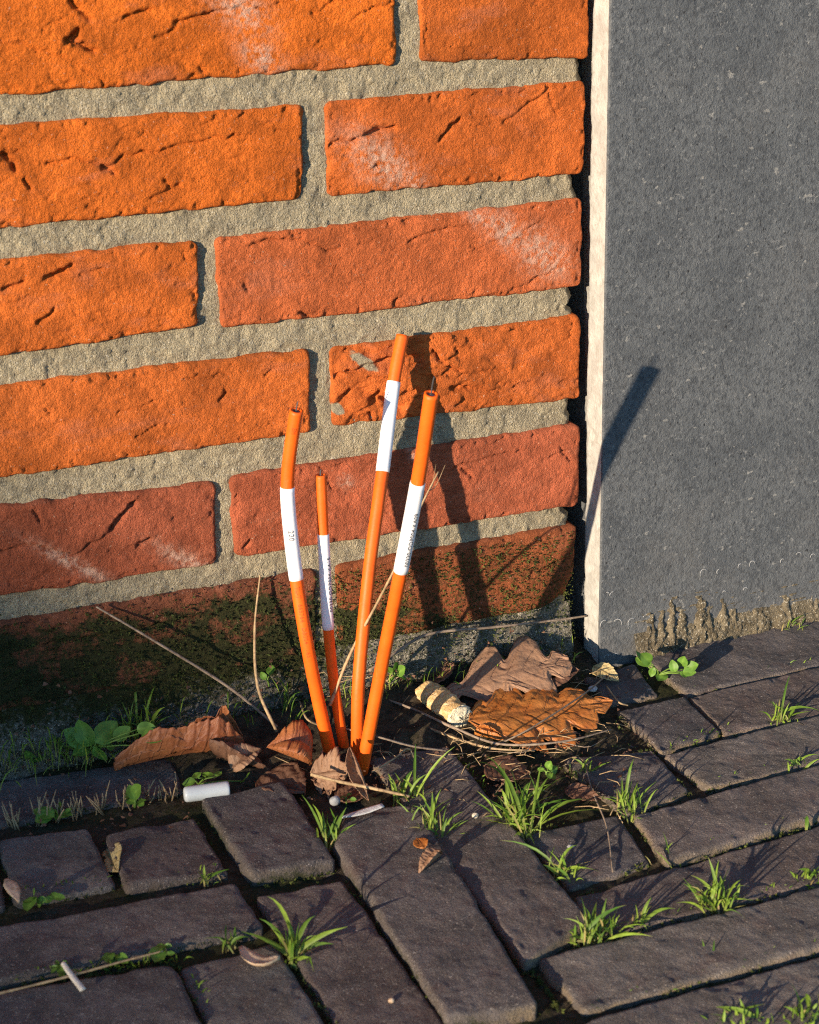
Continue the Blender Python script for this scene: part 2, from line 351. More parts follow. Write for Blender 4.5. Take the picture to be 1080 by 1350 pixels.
# ------------------------------------------------------------------ THE WALL
wall = thing('brick_wall', (-170, 0, -40), 'orange clay brick wall with recessed grey mortar, mossy along its foot', 'brick wall')
H = 50.0; CRS = 63.0
def brick_quad(tl, tr, br, bl, full=True, up=False):
    P = [wp(*x) for x in (tl, tr, br, bl)]
    if full:
        L = 210.0; ut = (P[0]-P[1])/np.linalg.norm(P[0]-P[1]); ub = (P[3]-P[2])/np.linalg.norm(P[3]-P[2])
        P[0] = P[1]+ut*L; P[3] = P[2]+ub*(P[2][0]-(P[1][0]+ut[0]*L))/abs(ub[0]) if abs(ub[0]) > .1 else P[3]
    if up: P[0] = P[3]+np.array([0, 0, H]); P[1] = P[2]+np.array([0, 0, H])
    return [P[3], P[2], P[1], P[0]]         # a along +X, b along +Z
BRICKS = [  # corners tl tr br bl in the photo, long?, colour, roughness, creases (photo points: polyline, depth, width)
 dict(q=((0, 20), (524, -20), (524, 84), (0, 127)), full=True, up=True, c=(0.61, 0.142, 0.018), rg=1.0,
      cr=[([(92, 8), (106, 16), (117, 30)], 3.0, 1.6), ([(88, 60), (103, 46), (97, 60), (121, 69)], 3.2, 1.5), ([(0, 52), (60, 70), (85, 77), (140, 113)], 1.2, .7), ([(166, 28), (198, 17)], 2.2, 1.0),
          ([(232, 36), (255, 30), (275, 27), (297, 20)], 2.6, 1.2), ([(266, 92), (269, 102)], 1.8, 1.2), ([(205, 55), (232, 42)], 1.3, .9), ([(297, 22), (350, 18), (440, 2)], 0.8, .7)]),
 dict(q=((553, -28), (778, -34), (777, 77), (555, 83)), full=False, up=True, c=(0.50, 0.120, 0.022), rg=0.55, cr=[]),
 dict(q=((0, 165), (403, 137), (400, 263), (0, 302)), full=True, c=(0.60, 0.140, 0.020), rg=1.1,
      cr=[([(8, 207), (14, 212), (19, 222)], 3.2, 2.0), ([(34, 238), (42, 248)], 2.2, 1.2), ([(60, 217), (110, 213), (145, 226), (160, 208), (205, 203), (280, 187), (305, 183)], 1.6, 1.0), ([(138, 227), (152, 231)], 2.4, 1.4),
          ([(314, 156), (326, 144)], 1.8, 1.0), ([(216, 243), (223, 251)], 1.8, 1.2), ([(203, 263), (240, 250)], 1.4, 1.2), ([(385, 138), (402, 152)], 1.4, .8)]),
 dict(q=((431, 133), (775, 107), (772, 230), (433, 259)), full=False, c=(0.55, 0.130, 0.026), rg=0.9,
      cr=[([(436, 191), (470, 180), (520, 167)], 1.6, .9), ([(482, 174), (500, 170), (520, 168)], 2.6, 1.8), ([(580, 183), (594, 172), (607, 160)], 2.6, 1.4), ([(663, 166), (700, 140), (735, 115)], 1.2, .8), ([(724, 128), (737, 152)], 1.0, .8)]),
 dict(q=((0, 342), (261, 317), (263, 431), (0, 471)), full=True, c=(0.58, 0.137, 0.024), rg=1.0,
      cr=[([(58, 379), (74, 372), (92, 362)], 3.4, 1.9), ([(4, 390), (25, 381)], 2.0, 1.1), ([(55, 436), (70, 421)], 2.2, 1.3), ([(240, 345), (246, 360)], 1.0, .8), ([(100, 372), (130, 366)], 1.0, .8)]),
 dict(q=((291, 314), (771, 261), (768, 378), (293, 434)), full=True, c=(0.50, 0.125, 0.040), rg=0.75,
      cr=[([(330, 320), (400, 312), (432, 330), (450, 325)], 1.4, .8), ([(326, 374), (332, 384)], 1.4, 1.0), ([(397, 411), (409, 413)], 1.8, 1.1), ([(519, 403), (526, 394)], 2.0, 1.2), ([(540, 318), (590, 305), (612, 299)], 1.3, .9),
          ([(620, 330), (680, 318), (720, 290)], .8, .7), ([(672, 388), (735, 357)], 1.0, .8)]),
 dict(q=((0, 508), (408, 461), (411, 570), (0, 631)), full=True, c=(0.55, 0.134, 0.027), rg=1.0,
      cr=[([(147, 487), (151, 501)], 1.5, 1.2), ([(155, 548), (200, 530)], .9, .8), ([(288, 531), (293, 519)], 1.6, 1.2), ([(345, 500), (365, 485)], 1.0, .8), ([(60, 540), (66, 552)], 1.0, .8)]),
 dict(q=((436, 460), (767, 414), (766, 526), (440, 563)), full=False, c=(0.53, 0.128, 0.028), rg=1.9, smear=[((480, 477), 20, 6), ((446, 540), 9, 6)],
      cr=[([(445, 492), (470, 482), (512, 468)], 2.4, 1.6), ([(453, 522), (464, 510)], 3.0, 1.8), ([(492, 527), (504, 517), (518, 528), (531, 536)], 3.6, 2.4), ([(490, 545), (494, 556)], 2.6, 1.4), ([(575, 455), (588, 468)], 2.6, 1.3),
          ([(594, 464), (605, 459)], 2.2, 1.0), ([(600, 504), (612, 508), (619, 506)], 3.2, 1.8), ([(618, 507), (660, 507)], 1.3, .8), ([(628, 535), (629, 543)], 1.6, .9)]),
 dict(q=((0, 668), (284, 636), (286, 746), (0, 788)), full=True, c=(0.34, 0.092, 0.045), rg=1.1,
      cr=[([(150, 689), (163, 675), (178, 655)], 3.4, 1.8), ([(0, 720), (50, 712), (100, 725), (150, 690)], 1.4, .9), ([(184, 711), (202, 700)], 2.4, 1.3), ([(48, 668), (58, 681)], 1.8, 1.0)]),
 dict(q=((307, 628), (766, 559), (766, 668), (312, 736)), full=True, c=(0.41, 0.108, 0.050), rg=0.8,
      cr=[([(600, 612), (640, 600), (690, 590)], 1.3, .9), ([(738, 588), (753, 602)], 1.2, .9), ([(320, 722), (328, 712)], 1.8, 1.2), ([(420, 600), (440, 640), (470, 650)], 1.1, .8), ([(610, 615), (625, 625)], 2.2, 1.2)]),
]
x6 = wp(445, 800)[0]
BRICKS += [
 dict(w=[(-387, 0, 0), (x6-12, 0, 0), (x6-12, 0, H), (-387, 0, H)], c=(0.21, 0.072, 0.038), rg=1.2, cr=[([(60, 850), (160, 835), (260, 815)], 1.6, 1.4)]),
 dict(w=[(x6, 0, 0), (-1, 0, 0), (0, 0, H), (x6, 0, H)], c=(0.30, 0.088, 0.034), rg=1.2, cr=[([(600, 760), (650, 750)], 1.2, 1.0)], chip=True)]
STAIN = [((318, 12), 34, 18), ((345, 75), 26, 14), ((505, 215), 46, 22), ((545, 240), 20, 10), ((668, 305), 34, 16), ((715, 335), 40, 22), ((738, 352), 14, 8), ((630, 285), 20, 10), ((455, 590), 0, 0), ((250, 742), 40, 9), ((100, 745), 50, 7), ((548, 600), 10, 7), ((455, 635), 9, 7)]
def spots(X, Z, L):
    v = np.zeros(X.shape)
    for (px, py), rx, rz in L:
        if rx <= 0: continue
        c = wp(px, py); rx, rz = rx/2.1, rz/2.1
        # the smears run down to the right
        u = (X-c[0])*0.8-(Z-c[2])*0.6; w = (X-c[0])*0.6+(Z-c[2])*0.8
        v = np.maximum(v, np.exp(-(u/rx)**2-(w/rz)**2))
    return v
def wall_moss(X, Z):
    lim = 49 - 0.03*(X+170) + 9*fbm(X/40, Z/40, 77, 3) - 30*sm(X, -200, -120) - 14*sm(X, -120, -60)
    return np.clip(sm(lim-Z, -4, 22)*1.0 + 0.40*sm(X, -172, -160)*sm(47-Z, 0, 14), 0, 1)*(0.55+0.45*sm(fbm(X/13, Z/9, 78, 3), -0.35, 0.2))
vis_left = {}; QUADS = []
for i, bk in enumerate(BRICKS):
    quad = bk['w'] if 'w' in bk else brick_quad(*bk['q'], full=bk['full'], up=bk.get('up', False))
    quad = [np.array(p, float) for p in quad]; QUADS.append(quad); seed = 100+i*13; rg = bk['rg']
    out = random.Random(seed).uniform(-0.5, 0.6)
    q0 = quad[0]; ax = (quad[1]-quad[0]); La_ = np.linalg.norm(ax); ax /= La_; bz = quad[3]-quad[0]; bz /= np.linalg.norm(bz)
    def loc(p):
        w = wp(*p)-q0; return (w@ax, w@bz)
    crs = [([loc(p) for p in pts], dp, wd) for pts, dp, wd in bk['cr']]
    rnd = random.Random(seed+3)
    for _ in range(int(4*rg)):              # many faint extra folds
        x = rnd.uniform(8, La_-20); y = rnd.uniform(8, 42); n = rnd.randint(2, 4); pts = [(x, y)]
        for _k in range(n): x += rnd.uniform(2, 8); y += rnd.uniform(-3.0, 3.4); pts.append((x, y))
        crs.append((pts, rnd.uniform(0.4, 1.3)*rg**.5, rnd.uniform(0.4, 0.9)))
    def hf(a, b, d, La, Lb):
        wa = a+2.2*fbm(a/7, b/7, seed+20, 3); wb = b+2.0*fbm(a/7+9, b/7, seed+21, 3)
        h = 0.65*fbm(a/34, b/20, seed, 2) + (rg*0.30 if rg < 1.5 else 1.0)*fbm(a/7, b/4.5, seed+3, 3) + 0.50*fbm(a/2.3, b/2.0, seed+6, 3) + 0.22*vn(a/1.25, b/1.15, seed+7)
        ridge = 1-np.abs(fbm(wa/22, wb/6.5, seed+8, 3))*3.2; h = h - rg*0.8*np.clip(ridge, 0, 1)**3*sm(fbm(a/25, b/12, seed+9, 2), -0.1, 0.4)
        for pts, dp, wd in crs:
            dist, side = polydist(wa, wb, pts)
            mod = 0.55+0.6*(vn(a/3.5, b/3.5, seed+11)*.5+.5)
            h = h - 1.25*dp*mod*np.exp(-(dist/(0.78*wd))**2) + 0.28*dp*np.exp(-dist/4.0)*(side > 0)*sm(dist, 0.3*wd, 1.4*wd)
        if rg > 1.5: h = h - 2.2*sm(fbm(a/16, b/11, seed+40, 3), 0.05, 0.4)*sm(110-a, 0, 40)
        h = h - 1.5*sm(fbm(a/4.5, b/4.5, seed+50, 3), .12, .5)*sm(5.5-d, 0, 4)      # crumbled arrises
        return h+out
    chip = (lambda a, b, La, Lb: 9*sm((a-(La-22))/22-(b/26), -0.1, 0.9)) if bk.get('chip') else None
    V, F, L = block(quad, (0, -1, 0), 0.85, hf, 22, 2.3, 1.25, 3.8, seed, chip)
    X, Z = V[:, 0], V[:, 2]
    at = dict(stain=spots(X, Z, STAIN)*(0.95), moss=wall_moss(X, Z), smear=spots(X, Z, bk.get('smear', []))*1.1)
    o = obj('brick', V, F, M['brick'], wall, attrs=at); o.color = (*bk['c'], 1)
    r = round(q0[2]/CRS); vis_left[r] = min(vis_left.get(r, 9e9), quad[0][0])
# mortar between the visible bricks: one recessed, grainy sheet
nx, nz = 330, 330
X, Z = np.meshgrid(np.linspace(-405, -2, nx), np.linspace(-4, 375, nz), indexing='ij')
Yv = 3.0 + 0.9*fbm(X/9, Z/9, 5, 3) + 0.95*fbm(X/2.7, Z/2.7, 6, 3) + 0.35*vn(X/1.4, Z/1.4, 66) + 0.5*fbm(X/60, Z/30, 7, 2)
for q in QUADS:
    q = np.array(q); zlo = np.interp(X, q[[0, 1], 0], q[[0, 1], 2]); zhi = np.interp(X, q[[3, 2], 0], q[[3, 2], 2])
    Yv = Yv + 9*sm(np.minimum(np.minimum(Z-zlo, zhi-Z), np.minimum(X-q[:, 0].min(), q[:, 0].max()-X)), 2.5, 6)
Xj = X + sm(X, -30, -5)*(4.0*fbm(X*0, Z/6, 8, 4)-1.0) ; Yv = Yv + 7*sm(X, -9, -2)**2
V = np.stack([Xj, Yv, Z], -1).reshape(-1, 3); F = gridf(nx, nz)
V2 = V[-nz:]+np.array([-3, 28, 0]); V = np.vstack([V, V2]); k = nx*nz
F = np.vstack([F, np.stack([np.arange(k-nz, k-1), np.arange(k, k+nz-1), np.arange(k+1, k+nz), np.arange(k-nz+1, k)], 1)])
tag(obj('mortar', V, F, M['mortar'], wall, attrs=dict(moss=np.clip(wall_moss(V[:, 0], V[:, 2])-0.25, 0, 1)*0.9)), kind='stuff')
# rough footing under the lowest course, grey, damp and mossy
nx, nz = 400, 80
X, Z = np.meshgrid(np.linspace(-412, -3, nx), np.linspace(-75, 1.5, nz), indexing='ij')
Yv = 1.2 - 6.5*sm(-Z, -1, 30) + 2.2*fbm(X/16, Z/10, 15, 4) + 1.0*fbm(X/4, Z/4, 16, 3) + 1.0*sm(X, -150, -90)
V = np.stack([X, Yv, Z], -1).reshape(-1, 3)
mo = (1-.62*sm(X, -170, -120))*np.clip(0.50*sm(Z, -26, -2) + 0.30 + 0.30*fbm(X/22, Z/12, 17, 3) - 0.35*sm(-Z, 14, 30)*sm(-X, 250, 330), 0, 1)
tag(obj('footing', V, gridf(nx, nz), M['footing'], wall, attrs=dict(moss=mo)), kind='stuff')
# wall behind, and the courses beyond the picture, joined
def box(lo, hi):
    x0, y0, z0 = lo; x1, y1, z1 = hi
    V = [(x0, y0, z0), (x1, y0, z0), (x1, y1, z0), (x0, y1, z0), (x0, y0, z1), (x1, y0, z1), (x1, y1, z1), (x0, y1, z1)]
    return np.array(V, float), [[0, 3, 2, 1], [4, 5, 6, 7], [0, 1, 5, 4], [1, 2, 6, 5], [2, 3, 7, 6], [3, 0, 4, 7]]
mb = MB(); rnd = random.Random(4)
for r in range(0, 40):
    z = r*CRS if r < 6 else 5*CRS+(r-5)*CRS
    x = vis_left[r]-12 if r in vis_left else -1.0-(105 if r % 2 else 0)
    if r not in vis_left and r % 2: mb.add(*box((-103, rnd.uniform(-.6, .6), z), (-1, 22, z+H)))
    while x > -2900:
        mb.add(*box((x-210, rnd.uniform(-.6, .6), z), (x, 22, z+H))); x -= 222
o = mb.build('brickwork', M['brick'], wall, smooth=False); o.color = (0.50, 0.128, 0.032, 1); tag(o, kind='stuff')
mb = MB(); mb.add(*box((-2950, 30, -120), (-16, 320, 2520))); mb.add(*box((-2950, 4, -120), (-409, 29, 2520))); mb.add(*box((-409, 4.2, 379), (-16, 29, 2520)))
tag(mb.build('wall_core', M['mortar'], wall, smooth=False), kind='stuff')

# ------------------------------------------------------------------ THE STONE SLAB
slab = thing('stone_slab', (110, -10, -40), 'smooth dark grey limestone slab standing against the end of the brick wall', 'stone slab')
XB, XT = 7.8, 2.0                           # left edge at foot and at frame top
def xl(z): return XB+(XT-XB)*(z+30)/375.0
nz = 200; zz = np.concatenate([np.linspace(-80, 420, nz), [700, 2400]]); n2 = len(zz)
xs = np.concatenate([[0, 0.25, 0.7, 1.2, 3], np.linspace(8, 300, 40), [600]])
V = []
for z in zz:
    for k, x in enumerate(xs):
        yy = -16.0 if k >= 3 else (-14.8, -15.6, -15.93)[k]
        V.append((xl(min(z, 420))+x+(0.12*float(vn(z/3.0, 0, 3)) if k < 3 else 0), yy, z))
V = np.array(V)
st = 0.9*sm(-V[:, 2]+14*fbm(V[:, 0]/12, V[:, 2]/20, 61, 3), 2, 34)*0.7+0.25*sm(fbm(V[:, 0]/50, V[:, 2]/50, 62, 3), 0.1, 0.5)
obj('front_face', V, gridf(n2, len(xs))[:, ::-1], M['stone'], slab, attrs=dict(stain=st))
# pale skimmed edge facing the bricks, ragged towards the gap
ys = np.array([-14.8, -12, -9, -6, -3, -0.5, 1.2, 3.0, 6, 30]); V = []
for z in zz:
    rag = float(fbm(np.array([z/8.0]), np.array([0.0]), 33, 4)[0]); big = float(vn(np.array([z/34.0]), np.array([5.0]), 35)[0])
    for k, y in enumerate(ys):
        x = xl(min(z, 420)) - 0.25*(y > -14) + 0.10*float(vn(z/5.0, y/4.0, 36))
        if 2 <= k <= 6: x -= (k-2)*0.10*(1+.5*big)
        if k >= 7: x += (1.5, 4, 9)[k-7]
        V.append((x, y+(1.0*rag if 4 < k < 8 else 0)-(1.3*big if 4 < k < 8 else 0), z))
obj('edge_strip', V, gridf(n2, len(ys)), M['strip'], slab)
mb = MB(); mb.add(*box((11, -15.4, -85), (600, 90, 2399)))
obj('slab_body', mb.V[0], mb.F, M['stone'], slab, smooth=False, attrs=dict(stain=np.zeros(8)))
# lime loops and dabs on the slab
mb = MB(); rnd = random.Random(9)
loops = [(797, 825, 6, 2.5), (814, 822, 6, 2.6), (833, 820, 7, 3.4), (852, 817, 5, 2.6), (801, 785, 3, 2), (808, 784, 4, 2.2), (816, 783, 4, 2.2), (928, 757, 5, 2.5), (941, 753, 4, 3), (948, 754, 3, 3), (962, 751, 5, 2.6),
         (976, 748, 4, 2.6), (984, 746, 3, 2.2), (992, 744, 5, 3), (1005, 742, 4, 2.4), (1032, 738, 4, 2.6), (1053, 735, 5, 2.4), (1072, 733, 4, 2.4), (955, 782, 4, 2.5), (983, 778, 3, 2.5), (800, 868, 4, 2.4), (812, 866, 4, 2.4)]
for px, py, rr, span in loops[:6]+loops[7:16:2]+loops[16:]:
    rr *= rnd.uniform(.7, 1.25); span *= rnd.uniform(.6, 1.1); py += rnd.uniform(-2, 2)
    c = wp(px, py, -16.05); R = rr/2.2; a0 = rnd.uniform(-0.6, 1.2)
    pts = [(c[0]+R*math.cos(a0+t), -16.05, c[2]+R*1.1*math.sin(a0+t)) for t in np.linspace(0, span+0.6, 8)]
    V, F = tube(pts, [0.25+0.22*rnd.random() for _ in pts], 5); V[:, 1] = -16.05+(V[:, 1]+16.05)*0.4; mb.add(V, F)
tag(mb.build('lime_trail', M['lime'], slab), kind='stuff')
# sandy crust in peaks along the foot of the slab
nx, nz = 230, 70; x0, x1 = wp(835, 850, -16)[0], 215
X, Z = np.meshgrid(np.linspace(x0, x1, nx), np.linspace(-50, 8, nz), indexing='ij'); h = np.full(X.shape, -3.0)
for px, py, w in [(855, 820, 3), (861, 812, 3), (873, 808, 4), (887, 791, 4), (901, 803, 6), (926, 787, 6.5), (934, 800, 5), (956, 793, 5), (968, 805, 5), (1000, 803, 6), (1020, 815, 5), (1036, 787, 6), (1050, 808, 6), (1078, 786, 6), (1100, 790, 8), (1130, 785, 7), (1160, 790, 9)]:
    c = wp(px, py, -16); base = -42.0; t = np.clip((c[2]-Z)/(c[2]-base), -1, 1)
    hw = w*(0.25+0.75*np.clip(t, 0, 1)**0.6); xx = (X-c[0]+1.2*fbm(X/6, Z/6, 71, 2))/hw
    h = np.maximum(h, np.where(t > -0.05, (1.0+4.6*np.clip(t, 0, 1))*(1-xx*xx)*sm(t, -0.05, 0.2), -3))
h = np.maximum(h, 5.0*sm(-Z, 14, 32)-1.2+1.5*fbm(X/12, Z/12, 75, 2)*sm(-Z, 18, 28)) + 2.0*fbm(X/4.2, Z/4.2, 72, 4)*(h > -1.5) + .9*vn(X/1.3, Z/1.3, 73)*(h > -1.5)
V = np.stack([X, -16.0-h*0.9, Z], -1).reshape(-1, 3)
tag(obj('sand_crust', V, gridf(nx, nz), M['crust'], attrs=dict(moss=np.zeros(len(V)))), 'brown sandy crust splashed in peaks along the foot of the grey slab', 'sand', kind='stuff')

# ------------------------------------------------------------------ THE PAVING
# sand and soil between and behind the pavers: the pavement object itself
nx, ny = 330, 190
X, Y = np.meshgrid(np.linspace(-430, 260, nx), np.linspace(-390, 24, ny), indexing='ij')
zs = gz(Y)-3.9 + 1.6*fbm(X/9, Y/9, 41, 3) + 0.7*fbm(X/3, Y/3, 42, 2)
lit = sm(X, -272, -225)*sm(-X, 18, 60)*sm(Y, -74, -52)
zs = zs+lit*((9.5-4*sm(X, -110, -80))+2.5*fbm(X/14, Y/12, 43, 3)) + 9*np.where(X < -250, sm(Y, -11, 2), sm(Y, -26, -4))*(X < 12)*(0.6+0.5*fbm(X/25, Y*0, 44, 2)) + 3*sm(X, -118, -60)*sm(-X, 14, 30)*sm(Y, -100, -80)
zs = zs+6*sm(Y, -44, -20)*sm(X, 8, 12)*0
ms = np.clip(0.50+0.5*fbm(X/26, Y/26, 45, 3)-0.35*lit, 0, 1)
V = np.stack([X, Y, zs], -1).reshape(-1, 3)
pav = obj('pavement', V, gridf(nx, ny), M['soil'], attrs=dict(moss=ms)); tag(pav, kind='structure')
PAV = [  # photo corners: far-left, far-right, near-right, near-left, height, tilt; or world x0,x1,y0,y1
 dict(p=((850, 868), (1080, 805), (1080, 876), (905, 913)), ext=190, h=1.0),
 dict(p=((768, 890), (838, 872), (868, 912), (802, 925)), h=-1.0),
 dict(p=((812, 935), (903, 917), (952, 965), (872, 990)), h=0.5),
 dict(p=((910, 918), (1080, 880), (1080, 940), (957, 967)), ext=190, h=0.0),
 dict(p=((877, 997), (1080, 945), (1080, 1005), (935, 1037)), ext=190, h=1.0),
 dict(p=((740, 1001), (860, 985), (909, 1040), (830, 1076)), h=0.0),
 dict(p=((835, 1078), (1080, 1012), (1080, 1076), (880, 1137)), ext=190, h=2.0),
 dict(p=((690, 1098), (815, 1070), (858, 1135), (752, 1168)), h=-0.8),
 dict(p=((757, 1180), (1080, 1087), (1080, 1161), (778, 1235)), ext=190, h=-1.0),
 dict(p=((710, 1266), (1080, 1172), (1080, 1249), (770, 1332)), ext=190, h=1.0),
 dict(p=((418, 1088), (548, 1066), (711, 1335), (590, 1350)), h=4.6, chip=lambda a, b, La, Lb: 13*sm(1-(a/15+(Lb-b)/30), 0, .5)+4*sm(1-((La-a)/9+(Lb-b)/10), 0, .6)),
 dict(p=((485, 1001), (592, 985), (778, 1217), (692, 1276)), h=2.0),
 dict(p=((265, 1062), (375, 1037), (443, 1143), (330, 1160)), h=4.5),
 dict(p=((137, 1101), (255, 1076), (301, 1150), (165, 1172)), h=1.0),
 dict(p=((-5, 1106), (117, 1092), (152, 1165), (20, 1190)), h=0.5),
 dict(w=((-405, -70), (-362, -74), (-365, -122), (-408, -116)), h=0.0),
 dict(p=((-20, 1226), (310, 1165), (348, 1224), (-20, 1298)), h=1.0),
 dict(w=((-572, -118), (-382, -136), (-388, -172), (-575, -160)), h=0),
 dict(w=((-257.5, -161), (-214.5, -164), (-213, -352), (-255, -352)), h=-0.4),
 dict(w=((-305, -198), (-260, -198), (-259, -392), (-304, -392)), h=0.3),
 dict(w=((-498, -165), (-307, -196), (-308, -241), (-500, -212)), h=0.0),
 dict(w=((-456, 4), (-256, -17), (-260, -54), (-456, -46)), h=-0.5),
 dict(w=((-64, -30), (-18, -32), (-18, -104), (-63, -102)), h=-5.0),
 dict(w=((-116, -64), (-68, -64), (-68, -160), (-118, -160)), h=-6.0),
 dict(w=((-207, -301), (-17, -304), (-19, -350), (-205, -350)), h=0.5),
]
PC = [(0.110, 0.092, 0.086), (0.128, 0.104, 0.094), (0.096, 0.082, 0.080), (0.122, 0.094, 0.083), (0.142, 0.120, 0.106)]
centres = []; EDGES = []
for i, pv in enumerate(PAV):
    q = [gp(*p) for p in pv['p']] if 'p' in pv else [np.array([x, y, gz(y)]) for x, y in pv['w']]
    if 'ext' in pv:
        for a, b in ((0, 1), (3, 2)): q[b] = q[a]+(q[b]-q[a])*(pv['ext']/np.linalg.norm(q[b]-q[a]))
    q = [np.array(x) for x in q]; cen = sum(q)/4
    rnd = random.Random(500+i); tx, ty = rnd.uniform(-.010, .010), rnd.uniform(-.012, .012)
    q0_ = [x.copy() for x in q]
    for k in range(4): q[k] = cen+(q[k]-cen)*(1.006-np.array([0.2/max(20, np.linalg.norm(q0_[1]-q0_[0])), 0.2/max(20, np.linalg.norm(q0_[3]-q0_[0])), 0])+np.array([0, 0.045 if 'ext' in pv else 0, 0])); q[k][2] = gz(q[k][1])+pv['h']+tx*(q[k][0]-cen[0])+ty*(q[k][1]-cen[1])
    quad = [q[3], q[2], q[1], q[0]]; EDGES.append(quad); seed = 900+i*17; centres.append((cen[0], cen[1], np.linalg.norm(q[1]-q[0])/2, np.linalg.norm(q[3]-q[0])/2))
    ch = [(rnd.uniform(0, 1), rnd.uniform(0, 1), rnd.uniform(3, 9)) for _ in range(5)]
    def hf(a, b, d, La, Lb):
        h = 0.9*fbm(a/45, b/30, seed, 2) + 0.5*fbm(a/9, b/9, seed+2, 3) + 0.32*fbm(a/2.4, b/2.4, seed+4, 3)
        h = h - 0.8*sm(fbm(a/15, b/15, seed+6, 4), 0.2, 0.6)*sm(12-d, 0, 9)
        for u, v, rr in ch:                  # knocked edges
            ex, ey = (u*La, 0 if v < .5 else Lb) if rr > 5 else (0 if v < .5 else La, u*Lb)
            h = h - 1.1*np.exp(-(((a-ex)**2+(b-ey)**2)/rr**2))
        return h
    V, F, L = block(quad, (0, 0, 1), 1.15, hf, 34, 2.1, 1.0, 3.0, seed, pv.get('chip'))
    sk = L['skirt']; nearside = 1-sm(L['d'], 0, 7)
    at = dict(moss=np.clip(0.62*(sk > 0.1)+0.33*sm(L['drop'], 0.8, 2.6), 0, 1)*(0.55+0.6*sm(fbm(V[:, 0]/26, V[:, 1]/26, 55, 2), -.3, .3)),
              sunlit_wear=np.clip(sm(L['drop'], 0.15, 1.3)*(0.55+0.7*sm(fbm(V[:, 0]/30, V[:, 1]/30, seed+60, 2), -.3, .5)), 0, 1)*(0.3+0.7*sm(V[:, 0], -215, -170)))  # edge wear that also paints sunlit edges tan, weaker on the shaded left
    o = obj('paving_brick', V, F, M['paver'], pav, attrs=at); o.color = (*PC[i % 5], 1)
# the herringbone goes on beyond the picture: plain bricks, joined
mb = MB(); Wp, Wq = 47.5, 47.2; done = set()
def inside(x, y):
    if x > 226 and False: return True
    for cx, cy, a, b in centres:
        if abs(x-cx) < a+18 and abs(y-cy) < b+18: return True
    return y > -22 or (-300 < x < 20 and -110 < y) or (-460 < x < -212 and y > -175)
for i in range(-42, 44):
    for k in range(0, 42):
        mval = (i+k-1) % 8
        if mval == 0: ci, ck, w, hh = i, k, 4, 1
        elif mval == 4: ci, ck, w, hh = i, k, 1, 4
        else: continue
        xa, xb = 33+ci*Wp+1.5, 33+(ci+w)*Wp-1.5; ya, yb = -21-(ck+hh)*Wq+1.5, -21-ck*Wq-1.5
        cells = [(33+(ci+.5+s)*Wp, -21-(ck+.5+t)*Wq) for s in range(w) for t in range(hh)]
        if any(inside(*c) for c in cells): continue
        V, F = box((xa, ya, -70), (xb, yb, 0)); V[:, 2] = np.where(V[:, 2] == 0, gz(V[:, 1]), V[:, 2]-20); mb.add(V, F)
o = mb.build('paving_beyond', M['paver'], pav, smooth=False); o.color = (*PC[0], 1); tag(o, kind='stuff')
# ground to the horizon
g0 = obj('ground', [(-90000, -90000, -130), (90000, -90000, -130), (90000, 90000, -130), (-90000, 90000, -130)], [[0, 1, 2, 3]], M['soil'], smooth=False)
tag(g0, kind='structure')

# ------------------------------------------------------------------ added gabled block, unseen behind the camera, shaped to shade the foot of the wall
lh = np.array([math.cos(SUN_A), math.sin(SUN_A), 0]); nh = np.array([-math.sin(SUN_A), math.cos(SUN_A), 0]); D = 9500.0
V0, U0, SL = -74.0, 80.0, 1.5
def edge_z(u): return V0+(u-U0)*SL+math.tan(SUN_E)*D
uL, uM, uR = 80.0, 1300.0, 2520.0; zE = edge_z(uL); zR = edge_z(uM)
def hp(u, z, b): return -lh*(D+b)+nh*u+np.array([0, 0, z])
occluder = thing('unseen_occluder', hp(uM, -130, 1800), 'gabled block added out of view to shade the lower left', 'unseen_occluder')
P = [hp(uL+25, -130, 30), hp(uR-25, -130, 30), hp(uR-25, zE-60, 30), hp(uM, zR-70, 30), hp(uL+25, zE-60, 30)]; Q = [p-lh*3500 for p in P]
obj('wall', P+Q, [[0, 1, 2, 3, 4], [9, 8, 7, 6, 5], [0, 4, 9, 5], [1, 6, 7, 2], [0, 5, 6, 1]], M['render'], occluder, smooth=False)  # body of the added occluder, out of view
for ua, ub in ((uL, uM), (uR, uM)):
    P = [hp(ua, zE, 0), hp(ub, zR, 0), hp(ub, zR-60, 0), hp(ua, zE-60, 0)]; Q = [p-lh*3600 for p in P]
    obj('occluder_slope', P+Q, [[0, 1, 2, 3], [7, 6, 5, 4], [0, 4, 5, 1], [3, 2, 6, 7], [0, 3, 7, 4], [1, 5, 6, 2]], M['occ_top'], occluder, smooth=False)

z0_, z1_ = zE-4, zE-4-0.15*900                # low side block, added to carry the shade edge over the paving
P = [hp(uL+24, -130, 0), hp(uL-900, -130, 0), hp(uL-900, z1_, 0), hp(uL+24, z0_, 0)]; Q = [p-lh*2500 for p in P]
obj('occluder_side', P+Q, [[0, 1, 2, 3], [7, 6, 5, 4], [0, 3, 7, 4], [1, 5, 6, 2], [3, 2, 6, 7]], M['render'], occluder, smooth=False)

